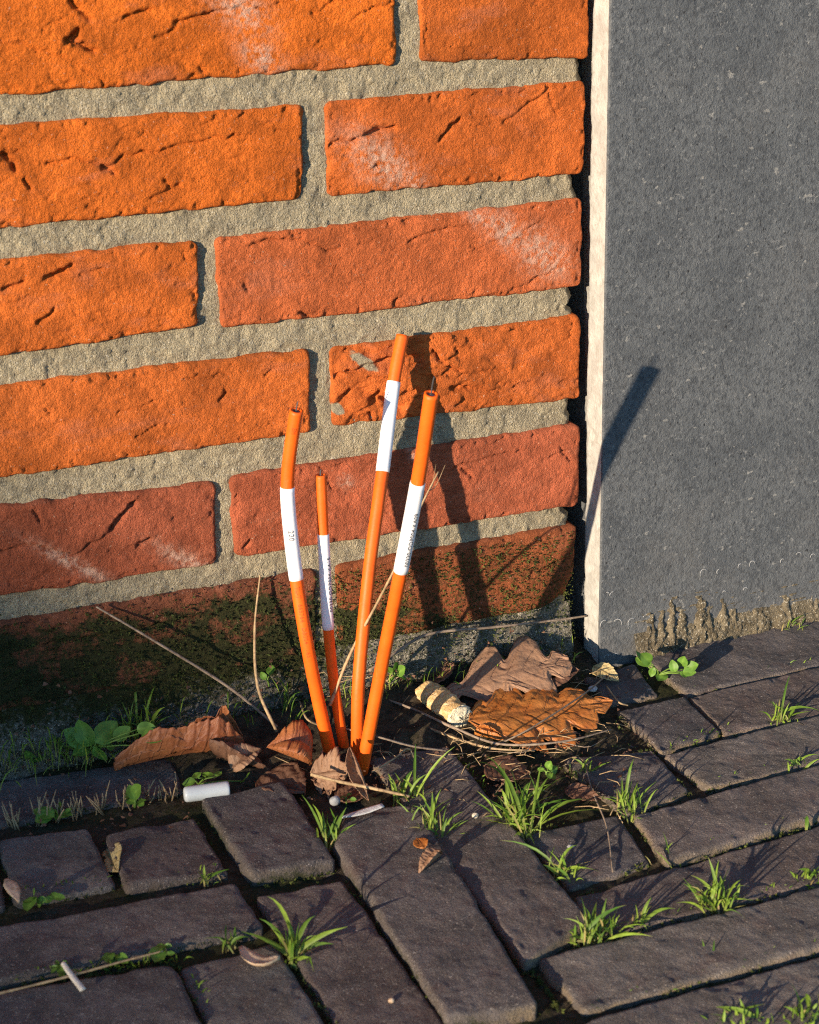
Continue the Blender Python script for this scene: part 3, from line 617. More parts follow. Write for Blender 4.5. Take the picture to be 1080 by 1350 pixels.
# ------------------------------------------------------------------ THE ORANGE CABLE DUCTS
def text_shape(s, size):
    cu = bpy.data.curves.new('t', 'FONT'); cu.body = s; cu.size = 1.0; cu.resolution_u = 2
    t = bpy.data.objects.new('t', cu); col.objects.link(t); bpy.context.view_layer.update()
    me = bpy.data.meshes.new_from_object(t.evaluated_get(bpy.context.evaluated_depsgraph_get()))
    V = np.array([v.co[:] for v in me.vertices]); F = [list(p.vertices) for p in me.polygons]
    bpy.data.objects.remove(t); bpy.data.curves.remove(cu); bpy.data.meshes.remove(me)
    return V[:, :2]*size, F
def duct(pts, ys, label, sleeve, r=3.45, texts=(), wire=3.0, cut=0.0):
    """pts: photo points from foot to tip, ys: distance in front of the wall (None = standing on the paving)"""
    P = [gp(px, py) if y is None else wp(px, py, y) for (px, py), y in zip(pts, ys)]
    foot = P[0].copy(); P = [P[0]+(P[0]-P[1])/np.linalg.norm(P[0]-P[1])*14]+P
    C = catmull(P, 120); T, N, B = frames(C)
    t = thing('cable_duct', foot, label, 'cable duct', 'orange ducts sticking out of the joint by the wall')
    s = np.concatenate([[0], np.cumsum(np.linalg.norm(np.diff(C, axis=0), axis=1))]); Ltot = s[-1]
    cc = [float(C[:, k].mean()) for k in range(3)]
    def at(q):
        return np.array([np.interp(q, s, C[:, k]) for k in range(3)]), *[np.array([np.interp(q, s, A[:, k]) for k in range(3)]) for A in (T, N, B)]
    def at_px(py):                           # arc length where the duct passes photo row py
        rows = 675-FOC*((C-CAM)@CU)/((C-CAM)@CF); return float(np.interp(-py, -rows, s))
    # tube with a bore at its cut end
    k = 20; V, F = tube(C, r, k, cap=False); n = len(C)
    Vt = C[-1]; inner = [Vt+0.62*r*(math.cos(a)*N[-1]+math.sin(a)*B[-1]) for a in np.arange(k)*2*math.pi/k]
    deep = [p-T[-1]*5 for p in inner]; V = np.vstack([V, inner, deep]); b0 = (n-1)*k
    F += [[b0+j, b0+(j+1) % k, n*k+(j+1) % k, n*k+j] for j in range(k)]+[[n*k+j, n*k+(j+1) % k, n*k+k+(j+1) % k, n*k+k+j] for j in range(k)]
    dirt = 0.24*np.exp(-np.maximum(V[:, 2]-gz(-60)-2, 0)/9)+.06
    obj('tube', V, F, M['orange'], t, attrs=dict(dirt=dirt))
    q0, q1 = at_px(sleeve[1]), at_px(sleeve[0]); qs = np.linspace(q0, q1, 40); cs = np.array([at(q)[0] for q in qs])
    rs = np.full(40, r+0.28); rs[0] = rs[-1] = r+0.02; rs[1] = rs[-2] = r+0.24; qq = qs.copy(); qq[1] = qq[0]+.1; qq[-2] = qq[-1]-.1
    cs = np.array([at(q)[0] for q in qq])
    V, F = tube(cs, rs, 24, cap=False); obj('label_sleeve', V, F, M['white'], t)
    V, F = tube([C[-1]-T[-1]*4, C[-1]-T[-1]*0.5], r*0.5, 12); obj('core', V, F, M['core'], t)
    if wire:
        w0 = C[-1]-T[-1]*1; w1 = C[-1]+T[-1]*wire+N[-1]*0.6; V, F = tube(catmull([w0, (w0+w1)/2+B[-1]*.25, w1], 6), [0.45, .42, .4, .36, .33, .25], 6); obj('wire', V, F, M['wire'], t)
    for txt, size, py0, down, ang, rad, mat in texts:
        Vx, Fx = text_shape(txt, size); Vx[:, 1] -= size*0.36; qst = at_px(py0); out = []
        for x, y in Vx:
            q = qst-x if down else qst+x; c, tt, nn, bb = at(q); tt = tt/np.linalg.norm(tt)
            e = CAM-c; e -= tt*(e@tt); e /= np.linalg.norm(e); rt = np.cross(tt, e)   # e faces the viewer's side, rt to the left seen from there
            a = ang + (y/rad if down else -y/rad)   # angle to the right
            out.append(c+rad*(math.cos(a)*e-math.sin(a)*(-1)*(-rt)*-1) if False else c+rad*(math.cos(a)*e+math.sin(a)*np.cross(tt, e)))
        obj('lettering', out, Fx, M[mat], t, smooth=False)
    return t
dz = [None]
duct([(437, 999), (420, 925), (405, 850), (391, 765), (383, 700), (379, 645), (382, 600), (391, 541)], [None, -57, -58, -54, -50, -48, -50, -55],
     'leftmost orange duct, kinked at its white sleeve marked 220', (642, 764), wire=5.0,
     texts=[('220', 3.9, 697, True, 0.05, 3.9, 'ink'), ('TL-T   665764   DB004   165', 3.3, 771, True, -0.05, 3.58, 'faint'), ('EM', 3.0, 560, True, 0.1, 3.58, 'faint')])
duct([(455, 992), (443, 920), (433, 830), (427, 720), (423, 626)], [None, -51, -48.5, -43.5, -41],
     'shortest orange duct, with a white sleeve printed ODP004-KA15', (704, 829), r=2.85,
     texts=[('00220-ODP004-KA15', 3.3, 806, False, 0.80, 3.26, 'ink')])
duct([(471, 1001), (473, 900), (486, 760), (498, 668), (506, 610), (519, 505), (531, 442)], [None, -62, -47, -36, -27, -14, -6.5],
     'tallest orange duct, its tip leaning against the brick wall', (503, 622), wire=2.0)
duct([(478, 1012), (505, 870), (528, 755), (551, 635), (569, 519)], [None, -82, -97, -111, -125],
     'rightmost orange duct, leaning right, with a white sleeve printed KA09', (636, 753), wire=9.0,
     texts=[('00220-ODP004-KA09', 3.5, 742, False, 0.62, 3.9, 'ink')])

# ------------------------------------------------------------------ DEAD LEAVES
def leaf(name, P0, P1, up, w, label, mat, cat='dead leaf', group=None, lobes=0, lob_d=0.3, fold=(0.2, 0.2), curl=0.0, tipcurl=0.0, crump=2.0, seed=0, nt=54, ns=28, stem=0.0, shape=0.55, sweep=0.25, rag=0.06, arch=0.0, prof=None, sinus=0.17):
    P0, P1 = np.asarray(P0, float), np.asarray(P1, float); L = np.linalg.norm(P1-P0); ax = (P1-P0)/L
    up = np.asarray(up, float); up = up-ax*(up@ax); up /= np.linalg.norm(up); sd = np.cross(ax, up)
    t, s = np.meshgrid(np.linspace(0, 1, nt), np.linspace(-1, 1, ns), indexing='ij')
    base = np.sin(np.pi*np.clip(t, 0, 1)**shape)**0.75
    lo = 1.0
    if lobes:
        ph = t*lobes+0.12*(s > 0)+0.05*vn(t*3, s*0, seed); lo = 1-lob_d*np.exp(-(((ph % 1)-0.5)/sinus)**2)*sm(t, 0.02, 0.12)
    if prof:
        tt_ = np.linspace(0, 1, len(prof[0])); base = np.where(s < 0, np.interp(t, tt_, prof[0]), np.interp(t, tt_, prof[1]))*2/w
    half = w/2*base*lo*(1+rag*vn(t*21, np.sign(s)*3, seed+1)+rag*0.6*vn(t*47, np.sign(s)*5, seed+2))
    ab = np.abs(s); f = np.where(s < 0, fold[0], fold[1])
    ang = f + curl*ab; d = half*ab
    x = t*L + sweep*d*sm(1-t, 0, .3) ; y = np.sign(s)*d*np.cos(ang); z = d*np.sin(ang)
    z = z + crump*(0.7*fbm(x/22, s*w/26, seed+5, 3)+0.35*fbm(x/8, s*w/9, seed+6, 3)+0.14*fbm(x/2.6, s*w/5.2, seed+7, 3))*sm(ab, 0, .25)**.5*1.0 + arch*np.sin(np.pi*t)
    lv = np.abs(((t-0.33*ab*0.45)*8.0) % 1-0.5)*2; vein = np.maximum(np.exp(-(ab*w/2/1.0)**2), 0.75*sm(lv, 0.84, 0.97)*(1-ab*.4))
    z = z - 0.5*sm(lv, .8, 1)*(ab > .05) + tipcurl*L*sm(t, 0.45, 1)**2
    V = P0+x[..., None]*ax+y[..., None]*sd+z[..., None]*up
    o = obj(name, V.reshape(-1, 3), gridf(nt, ns), M[mat], attrs=dict(vein=vein), origin=P0)
    so = o.modifiers.new('thickness', 'SOLIDIFY'); so.thickness = 0.0003; so.offset = 0
    if stem:
        V, F = tube(catmull([P0+ax*2, P0-ax*stem*.5+up*.6, P0-ax*stem], 6), 0.55, 6); obj('stalk', V, F, M['twig'], o)
    for k in range(4):
        pass
    return tag(o, label, cat, group)
UP = np.array([0, 0, 1.0]); TOC = np.array([-0.46, -0.82, 0.3])
def G3(px, py, h):
    P = gp(px, py, h); return P if P[1] < -7 or P[0] > 6 else wp(px, py, -8)
GL = 'dead leaves blown against the foot of the wall'
# long curled brown leaf on the left: lower roll and upper lifted half
leaf('dead_leaf', G3(150, 1014, 4), G3(322, 985, 9), UP+TOC*0.3, 60, 'long curled rust brown leaf lying left of the ducts by the white cap', 'brown', group=GL, fold=(0.55, 1.15), curl=0.55, crump=6, seed=11, arch=2, nt=110, ns=56, rag=.1, prof=((3, 9, 13, 14, 15, 17, 19, 21, 6), (5, 13, 16, 16, 17, 19, 20, 19, 5)))
leaf('dead_leaf', G3(285, 975, 6), G3(352, 1012, 4), UP+TOC*0.5, 44, 'dark crumpled leaf curling just left of the duct feet', 'dark', group=GL, fold=(0.9, -0.3), curl=1.3, crump=6, seed=21)
leaf('dead_leaf', G3(410, 1008, 5), G3(352, 985, 16), UP+TOC*0.9, 40, 'brown leaf with a rolled pale rim beside the leftmost duct foot', 'brown', group=GL, fold=(1.0, 0.2), curl=1.7, crump=4, seed=23)
leaf('dead_leaf', G3(306, 1018, 3), G3(345, 988, 12), UP+TOC*0.6, 20, 'small tan rolled leaf above the white cap', 'tan', group=GL, fold=(1.0, 1.0), curl=1.4, crump=4, seed=26)
leaf('dead_leaf', G3(345, 1022, 1), G3(402, 1044, 1), UP, 30, 'dark reddish leaf pressed against the raised paver end', 'dark', group=GL, fold=(0.3, 0.2), crump=4, seed=27)
leaf('dead_leaf', G3(412, 1022, 3), G3(462, 1015, 11), UP+TOC*0.8, 25, 'torn pale brown leaf in front of the leftmost duct foot', 'tan', group=GL, fold=(0.2, -0.2), crump=5, seed=31, rag=.2, lobes=2, lob_d=.4)
leaf('dead_leaf', G3(487, 1056, 1), G3(461, 985, 22), TOC+UP*.2, 17, 'narrow folded brown leaf standing in front of the right ducts', 'tan', group=GL, fold=(0.5, 0.9), curl=.5, crump=2.5, seed=33, shape=.9)
leaf('dead_leaf', G3(445, 1056, -2), G3(485, 1035, 1), UP, 20, 'dark red leaf scrap in the hole below the duct feet', 'dark', group=GL, fold=(0.2, .3), crump=3, seed=35)
# oak leaf in the light, lobed, over a rust one
leaf('oak_leaf', G3(580, 918, 8), G3(752, 872, 17), UP+TOC*0.45, 74, 'purplish brown oak leaf with rounded lobes lying highest of the sunlit pair', 'oak', group=GL, lobes=3, lob_d=0.62, sinus=.2, fold=(0.06, 0.0), curl=-0.18, crump=2.0, seed=47, sweep=0.42, nt=130, ns=44, prof=((2, 9, 18, 25, 30, 33, 30, 25, 21, 15, 4), (2, 10, 18, 22, 25, 26, 24, 21, 18, 13, 4)), stem=10, rag=0.04, arch=3)
leaf('oak_leaf', G3(618, 950, 9), G3(808, 925, 7), UP+TOC*0.15, 58, 'shiny orange brown lobed leaf beneath the purplish oak leaf', 'rust', group=GL, lobes=4, lob_d=0.35, sinus=.15, fold=(0.16, -0.05), curl=-0.15, crump=2.6, seed=57, sweep=0.4, nt=110, ns=40, shape=0.62, rag=.07)
leaf('dead_leaf', G3(688, 900, 8), G3(765, 885, 12), UP+TOC*0.3, 26, 'dark brown leaf half hidden behind the oak leaf tip', 'dark', group=GL, fold=(.3, .2), crump=3, seed=61)
leaf('dead_leaf', G3(625, 968, 2), G3(668, 978, 2), UP, 14, 'small curled rust scrap under the orange leaf edge', 'rust', group=GL, fold=(.8, .4), curl=.8, crump=3, seed=63)
leaf('dead_leaf', G3(783, 878, 5), G3(816, 897, 2), UP+TOC*.5, 13, 'small yellowish leaf at the corner of the grey slab', 'yellow', group=GL, fold=(.3, .2), crump=2, seed=65)
leaf('dead_leaf', G3(745, 1040, 3), G3(793, 1055, 2), UP+TOC*.3, 11, 'narrow dark brown leaf among grass left of the right hand paving rows', 'dark', fold=(.4, .2), crump=1, seed=67)
leaf('dead_leaf', G3(560, 1118, 6), G3(549, 1104, 6), UP+TOC*.4, 8, 'small orange leaf scrap at the foot of the middle grass tuft', 'rust', fold=(.3, .5), crump=2, seed=69)
leaf('dead_leaf', G3(582, 1128, 5), G3(552, 1153, 4), UP, 15, 'dry curled tan leaf ring on the long paver', 'tan', fold=(.9, .9), curl=1.2, crump=2, seed=70)
leaf('dead_leaf', G3(140, 1122, -5), G3(156, 1150, 0), UP+np.array([-.8, -.2, 0]), 17, 'olive leaf stuck upright in the wide joint between two short pavers', 'yellow', fold=(.2, .3), crump=2, seed=71)
leaf('dead_leaf', G3(545, 905, 4), G3(600, 880, 6), UP, 28, 'dull dark leaf behind the cigarette end', 'dark', group=GL, fold=(.3, .2), crump=4, seed=73)
leaf('dead_leaf', G3(640, 1010, 1), G3(700, 1025, 1), UP, 26, 'dark red leaf flat on the soil behind the large grass tuft', 'dark', fold=(.1, .1), crump=2, seed=75)

# ------------------------------------------------------------------ SMALL FINDS
def lathe_path(C, R, k, ov=1.0, wr=0.0, seed=0, flat=None):
    C = np.asarray(C, float); T, N, B = frames(C, (0, 0, 1)); a = np.arange(k)*2*np.pi/k; V = []
    for i, (c, r) in enumerate(zip(C, R)):
        for j, q in enumerate(a):
            rr = r*(1+wr*float(fbm(np.array([i*.5]), np.array([math.cos(q)*2.0+math.sin(q)*1.3]), seed, 3)[0]))
            V.append(c+N[i]*math.cos(q)*rr*ov+B[i]*math.sin(q)*rr)
    n = len(C); F = [[i*k+j, i*k+(j+1) % k, (i+1)*k+(j+1) % k, (i+1)*k+j] for i in range(n-1) for j in range(k)]
    return np.array(V), F, k, n
# cigarette end
A0, A1 = G3(563, 911, 9), G3(609, 947, 8); cg = thing('cigarette_butt', (A0+A1)/2-np.array([0, 0, 8]), 'short yellowish cigarette end with a frayed white tip by the oak leaf', 'cigarette butt')
V, F, k, n = lathe_path(np.linspace(A0, A1, 34), [7.7+0.5*math.sin(i*.13) for i in range(34)], 40, 0.76, 0.26, 4); F += [list(range(k))[::-1]]
obj('paper', V, F, M['cork'], cg)
C = np.linspace(A1-(A1-A0)*.06, A1+(A1-A0)*0.05, 9); V, F, k, n = lathe_path(C, [7.3, 7.4, 7.3, 7.3, 7.1, 6.6, 5.4, 3.4, .8], 40, 0.82, 0.22, 14)
rr = np.random.RandomState(3); V = V+rr.normal(0, .35, V.shape); F += [[(n-1)*k+j for j in range(k)]]; obj('filter_end', V, F, M['fibre'], cg)
# white plastic cap
A0, A1 = G3(242, 1048, 5), G3(302, 1040, 5); pl = thing('plastic_cap', (A0+A1)/2-np.array([0, 0, 5]), 'white plastic tube cap lying on the paving below the brown leaf', 'plastic cap')
ts = np.concatenate([[0, .004, .02, .05, .1], np.linspace(.15, .93, 8), [.97, .99, 1.0]]); R = [0.9, 2.3, 3.4, 3.9, 4.05]+[4.1]*8+[4.05, 3.8, 3.5]
V, F, k, n = lathe_path([A0+(A1-A0)*t for t in ts], R, 32); F += [list(range(k))[::-1]]; obj('shell', V, F, M['plug'], pl)
ax = (A1-A0)/np.linalg.norm(A1-A0); V, F, k, n = lathe_path([A1-ax*.2, A1-ax*.25, A1-ax*3], [3.55, 2.7, 2.5], 32); F += [[(n-1)*k+j for j in range(k)]]; obj('open_end', V, F, M['plug'], pl)
def strip(name, pts, ws, th, label, cat, mat, up=UP, bow=0.0):
    C = catmull(pts, 16); T = np.gradient(C, axis=0); T /= np.linalg.norm(T, axis=1)[:, None]; W = np.interp(np.linspace(0, 1, 16), np.linspace(0, 1, len(ws)), ws); V = []
    for i in range(16):
        s = np.cross(T[i], up); s /= np.linalg.norm(s); nrm = np.cross(s, T[i])
        V += [C[i]-s*W[i]/2+nrm*bow*.5, C[i]-s*W[i]*.25+nrm*(th-bow*.2), C[i]+s*W[i]*.25+nrm*(th-bow*.2), C[i]+s*W[i]/2+nrm*bow*.5, C[i]+s*W[i]*.25-nrm*bow*.7, C[i]-s*W[i]*.25-nrm*bow*.7]
    F = [[i*6+j, i*6+(j+1) % 6, (i+1)*6+(j+1) % 6, (i+1)*6+j] for i in range(15) for j in range(6)]+[[5, 4, 3, 2, 1, 0], [90+j for j in range(6)]]
    return tag(obj(name, V, F, M[mat]), label, cat)
strip('seed_husk', [G3(317, 1249, 3), G3(330, 1263, 4), G3(348, 1268, 4), G3(369, 1262, 4)], [1.5, 6.5, 7.5, 5.0, 0.8], 0.8, 'pinkish boat shaped seed husk beside the front grass tuft', 'seed husk', 'husk', bow=2.2)
strip('seed_husk', [G3(8, 1160, 3), G3(16, 1172, 4), G3(25, 1189, 3)], [1.2, 6.5, 6, 1.0], 1.0, 'tan seed husk in the joint at the far left edge', 'seed husk', 'husk', bow=1.5)
strip('wood_splinter', [G3(83, 1270, 6), G3(95, 1287, 4), G3(110, 1306, 2)], [2.4, 2.8, 3.0, 3.2], 1.0, 'pale wood splinter lying across a thin dry stem', 'splinter', 'stick')
strip('paper_scrap', [G3(450, 1078, 7), G3(475, 1072, 7), G3(505, 1062, 8)], [1.0, 4.5, 5.5, 4.0], .7, 'torn greyish white paper scrap on the head of the long paver', 'paper scrap', 'paper', bow=.6)
def pebble(P, r, label, cat, mat, name='pebble', sq=0.7, seed=1):
    k, m = 14, 9; V = []
    for i in range(m):
        th = math.pi*i/(m-1)
        for j in range(k):
            ph = 2*math.pi*j/k; rr = r*(1+.18*float(vn(np.array([math.cos(ph)*1.4+5]), np.array([math.sin(ph)*1.4+i*.4]), seed)[0]))
            V.append(P+np.array([rr*math.sin(th)*math.cos(ph), rr*math.sin(th)*math.sin(ph)*.85, rr*sq*math.cos(th)]))
    F = [[i*k+j, (i+1)*k+j, (i+1)*k+(j+1) % k, i*k+(j+1) % k] for i in range(m-1) for j in range(k)]
    return tag(obj(name, V, F, M[mat]), label, cat)
pebble(G3(441, 1056, 3), 2.8, 'round grey pebble in the hole below the ducts', 'pebble', 'lime', seed=2, sq=.9)
pebble(G3(627, 1075, 2.5), 1.9, 'tiny cream snail shell on the sunlit paver', 'snail shell', 'shell', 'snail_shell', seed=3)
pebble(G3(516, 1319, 0), 1.4, 'tiny pale grit grain on the front paver', 'grit', 'husk', 'pebble', seed=5)
pebble(G3(752, 1117, -1), 2.4, 'flat white stone chip on the low paver by the grass', 'stone chip', 'paper', 'stone_chip', .4, 6)
pebble(G3(782, 908, 1), 3.0, 'white stone chip lying at the foot of the slab corner', 'stone chip', 'paper', 'stone_chip', .5, 7)

# ------------------------------------------------------------------ TWIGS, STALKS
def twig(P, R, label, mat='twig', name='twig', cat='twig', buds=0, fork=None, k=7):
    C = catmull(P, max(14, 9*len(P))); n = len(C); rr = np.interp(np.linspace(0, 1, n), np.linspace(0, 1, len(R)), R)
    rr = rr*(1+.12*vn(np.arange(n)*.9, np.zeros(n), len(label)))
    mb = MB(); mb.add(*tube(C, rr, k))
    for f in fork or []: mb.add(*tube(catmull(f, 8), np.linspace(R[-1]*.8, .12, 8), 5))
    o = mb.build(name, M[mat], origin=C[0]); return tag(o, label, cat)
f0 = G3(365, 965, 10)
twig([wp(127, 800, -4), wp(205, 846, -12), near(300, 905, f0), G3(365, 958, 8)], [.5, .7, .8, .8], 'long thin grey stem leaning on the mossy wall, slanting down to the ducts')
twig([near(343, 758, f0), near(336, 830, f0), near(340, 905, f0), f0], [.45, .7, .85, .9], 'upright dry reddish stem standing left of the ducts', 'straw')
b4 = gp(445, 985, 10)
P4 = [near(435, 930, b4), near(462, 862, b4+CF*-4), near(500, 790, b4-CF*20), near(526, 738, b4-CF*42), near(553, 672, b4-CF*46), near(578, 622, b4-CF*40)]
twig(P4, [.85, .8, .7, .6, .5, .4], 'pale bent grass stalk crossing in front of the two right ducts', 'straw', 'grass_stalk', 'grass stalk',
     fork=[[P4[-2]+(P4[-1]-P4[-2])*.5, near(575, 640, P4[-1]), near(587, 613, P4[-1])], [P4[-2]+(P4[-1]-P4[-2])*.6, near(570, 640, P4[-1]), near(575, 612, P4[-1]+CF*4)]])
twig([wp(487, 884, -22), wp(520, 862, -16), wp(566, 836, -10), wp(650, 827, -8), wp(730, 818, -6), wp(774, 812, -3)], [.9, .9, .85, .8, .7, .6], 'long grey twig leaning along the wall foot behind the right ducts')
twig([G3(-10, 1312, 3), G3(80, 1290, 4), G3(160, 1268, 3), G3(215, 1254, 2)], [.55, .6, .5, .4], 'thin dry stem lying across the front left pavers', 'straw')
twig([G3(410, 1021, 12), G3(450, 1031, 10), G3(485, 1038, 9), G3(540, 1050, 5)], [.9, .9, .9, .7], 'straw lying over the leaf in front of the duct feet', 'straw', 'straw', 'straw')
twig([G3(498, 918, 5), G3(545, 935, 7), G3(600, 960, 7), G3(660, 981, 6), G3(740, 978, 6), G3(806, 962, 4)], [.6, .75, .8, .7, .6, .4], 'longest brown stem curving in front of the orange leaf', 'twig', fork=[[G3(740, 978, 6), G3(775, 985, 5), G3(800, 972, 6)], [G3(700, 980, 6), G3(690, 992, 5), G3(640, 990, 4)]])
twig([G3(500, 930, 3), G3(560, 958, 4), G3(640, 985, 4), G3(705, 990, 4)], [.6, .7, .7, .5], 'thin straw lying just below the curving brown stem', 'straw', 'straw', 'straw')
twig([G3(453, 960, 14), G3(500, 972, 18), G3(545, 984, 10), G3(590, 990, 3)], [.5, .6, .6, .5], 'dark thin stem crossing low in front of the duct feet', 'twig')
twig([G3(490, 1018, 6), G3(520, 1000, 8), G3(538, 987, 9), G3(548, 1003, 4)], [.45, .5, .45, .4], 'bent pale stem standing on the paver right of the ducts', 'straw')
twig([G3(395, 925, 6), G3(405, 948, 12), G3(425, 960, 6), G3(440, 990, 4)], [.5, .6, .6, .5], 'short bent straw behind the leftmost duct', 'straw', 'straw', 'straw')
twig([G3(770, 1000, 2), G3(780, 1040, 3), G3(800, 1090, 2), G3(808, 1150, 0)], [.35, .4, .4, .35], 'hair thin brown stem across the low paver right of the grass', 'twig')
twig([G3(800, 905, 4), G3(815, 925, 5), G3(828, 930, 2)], [.5, .6, .5], 'short pale stem on the small paver by the slab corner', 'straw')
twig([G3(650, 985, 3), G3(700, 960, 11), G3(770, 915, 11), G3(800, 890, 4)], [.4, .5, .5, .4], 'fine dark stem lying diagonally over the orange leaf')
# loose litter too small to count: broken straws, crumbs, dry stubble
rs = np.random.RandomState(8); mb = MB()
for i in range(190):
    px, py = rs.uniform(370, 820), rs.uniform(880, 1010)
    if i % 5 == 0: px, py = rs.uniform(600, 830), rs.uniform(985, 1080)
    c = G3(px, py, rs.uniform(0.5, 6)); a = rs.normal(0.2, .7); L = rs.uniform(4, 19)*(1.5 if i % 11 == 0 else 1)
    if c[1] > -8: continue
    d = np.array([math.cos(a), math.sin(a), rs.normal(0, .22)])*L/2; m = c+np.array([rs.normal(0, 1.2), rs.normal(0, 1.2), rs.uniform(0, 2)])
    mb.add(*tube([c-d, m, c+d], [.16, .26, .15], 5))
tag(mb.build('straw_litter', M['straw'], smooth=True), 'broken dry straws and fibres scattered round the ducts and leaves', 'plant litter', kind='stuff')
mb = MB()
for i in range(900):
    if i < 520: px, py = rs.uniform(340, 840), rs.uniform(870, 1060)
    elif i < 700: px, py = rs.uniform(540, 830), rs.uniform(820, 900)
    else: px, py = rs.uniform(0, 430), rs.uniform(900, 1100)
    c = G3(px, py, rs.uniform(0, 3)); r = rs.uniform(.5, 2.1)
    if c[1] > -4: c[1] = -4-rs.uniform(0, 8); c[2] = gz(c[1])+rs.uniform(0, 12)
    A = rs.normal(0, 1, (5, 3)); A /= np.linalg.norm(A, axis=1)[:, None]
    mb.add(c+A*r*np.array([1, 1, .6]), [[0, 1, 2], [0, 2, 3], [0, 3, 4], [1, 2, 4], [2, 3, 4], [0, 1, 4]], vein=0.0)
tag(mb.build('soil_crumbs', M['dark'], smooth=False), 'dark crumbs of soil and leaf along the foot of the wall', 'soil', kind='stuff')
mb = MB()
for i in range(120):
    px = rs.uniform(-5, 245); py = np.interp(px, [0, 245], [1098, 1052])+rs.uniform(-9, 4)
    if vn(px/17., 0., 5) < -.1: continue
    c = G3(px, py, -4); hgt = rs.uniform(3, 9)*(1.5 if px < 60 or 110 < px < 150 else 1); tl = rs.normal(0, .35, 2)
    tip = c+np.array([tl[0]*hgt, tl[1]*hgt, hgt+4]); mb.add(*tube([c, (c+tip)/2+rs.normal(0, .5, 3), tip], [.5, .42, .25], 5))
tag(mb.build('dry_stubble', M['straw']), 'dry brown stubble standing in the joint behind the left pavers', 'dry grass', kind='stuff')

# ------------------------------------------------------------------ GRASS
def blade(mb, P0, P1, w, bend, rs, dry=0.0, tint=None, nseg=7):
    P0, P1 = np.asarray(P0, float), np.asarray(P1, float); ax = P1-P0; L = np.linalg.norm(ax)
    t = np.linspace(0, 1, nseg); hor = ax.copy(); hor[2] = 0
    C = P0+ax*t[:, None]+np.array([0, 0, 1.0])*(bend*L*(4*t*(1-t)))[:, None]*0.5 - hor*(bend*0.25*np.sin(np.pi*t))[:, None]
    sd = np.cross(ax/L, CF+rs.normal(0, .6, 3)); sd /= np.linalg.norm(sd)+1e-9; nm = np.cross(sd, ax/L)
    W = w*np.minimum(1, (0.55+1.2*t))*np.clip((1-t)*2.4, 0.04, 1)
    tw = rs.normal(0, .5)*t; sdt = np.cos(tw)[:, None]*sd+np.sin(tw)[:, None]*nm; nt_ = -np.sin(tw)[:, None]*sd+np.cos(tw)[:, None]*nm
    V = np.stack([C-sdt*W[:, None]/2, C+nt_*W[:, None]*.18, C+sdt*W[:, None]/2], 1).reshape(-1, 3)
    tn = rs.uniform(0, 1) if tint is None else tint
    tnt = np.repeat(np.clip(tn+0.25*(1-t)-.1, 0, 1), 3); dr = np.repeat(np.clip(dry+(0.75*(1-t)**6)+(.5*sm(t, .85, 1) if rs.uniform() < .25 else 0), 0, 1), 3)
    mb.add(V, [[i*3+j, i*3+j+1, i*3+j+4, i*3+j+3] for i in range(nseg-1) for j in range(2)], tint=tnt, dry=dr)
GR = 'grass tufts growing in the joints'
def tuft(base, tips, label, extra=8, spread=6, w=2.0, seed=0, hmax=1.0, dz=-3):
    rs = np.random.RandomState(seed); mb = MB(); B = [G3(x, y, dz) for x, y in base]; b0 = B[0]
    for i, tp in enumerate(tips):
        b = B[i % len(B)] + np.append(rs.normal(0, spread*.35, 2), 0); P1 = near(tp[0], tp[1], b+CF*rs.normal(0, 5))
        P1[2] = max(P1[2], gz(P1[1])+3.0)
        blade(mb, b, P1, .85*w*rs.uniform(.75, 1.25), rs.uniform(.12, .5), rs)
    hs = np.mean([np.linalg.norm(near(t[0], t[1], b0)-b0) for t in tips])
    for i in range(int(extra*2.6)):
        b = B[rs.randint(len(B))]+np.append(rs.normal(0, spread*.6, 2), 0); a = rs.uniform(0, 2*math.pi); L = hs*rs.uniform(.2, 1.0)*hmax; el = rs.uniform(.3, 1.5)
        P1 = b+L*np.array([math.cos(a)*math.cos(el), math.sin(a)*math.cos(el), math.sin(el)])
        blade(mb, b, P1, .7*w*rs.uniform(.4, 1.0), rs.uniform(.1, .5), rs, dry=(rs.uniform(.4, .9) if rs.uniform() < .14 else 0))
    o = mb.build('grass_tuft', M['grass'], origin=b0); return tag(o, label, 'grass tuft', GR)
tuft([(537, 1062), (548, 1066), (528, 1058)], [(548, 980), (600, 984), (511, 1019), (566, 1020), (530, 1026), (558, 1032), (520, 1045), (575, 1048), (545, 1015)], 'tall grass tuft between the two long pavers, nearest the ducts', 14, seed=1)
tuft([(566, 1104), (575, 1110), (560, 1098)], [(582, 1040), (570, 1043), (594, 1058), (545, 1062), (556, 1050), (542, 1098), (602, 1052), (590, 1078), (578, 1062)], 'dense grass tuft in the middle of the joint between the long pavers', 22, seed=2, w=1.7)
tuft([(688, 1100), (696, 1104), (678, 1092)], [(625, 1003), (640, 995), (664, 1010), (673, 1012), (714, 1006), (724, 1034), (738, 1050), (782, 1054), (747, 1024), (656, 1000), (650, 1060), (700, 1030), (612, 1082), (800, 1068), (660, 1040), (690, 1045)], 'largest spreading grass tuft right of the long sunlit paver', 22, seed=3, w=2.2)
tuft([(740, 1158), (746, 1160)], [(716, 1140), (738, 1126), (762, 1114), (794, 1163), (728, 1150), (767, 1150), (660, 1108)], 'low grass tuft with one long blade beside the low paver', 7, seed=4)
tuft([(775, 1243), (790, 1240), (806, 1234), (763, 1247)], [(787, 1188), (800, 1184), (812, 1203), (826, 1193), (770, 1205), (860, 1244), (781, 1210), (795, 1215)], 'bushy grass tuft at the near right corner of the long sunlit paver', 26, seed=5, w=1.8)
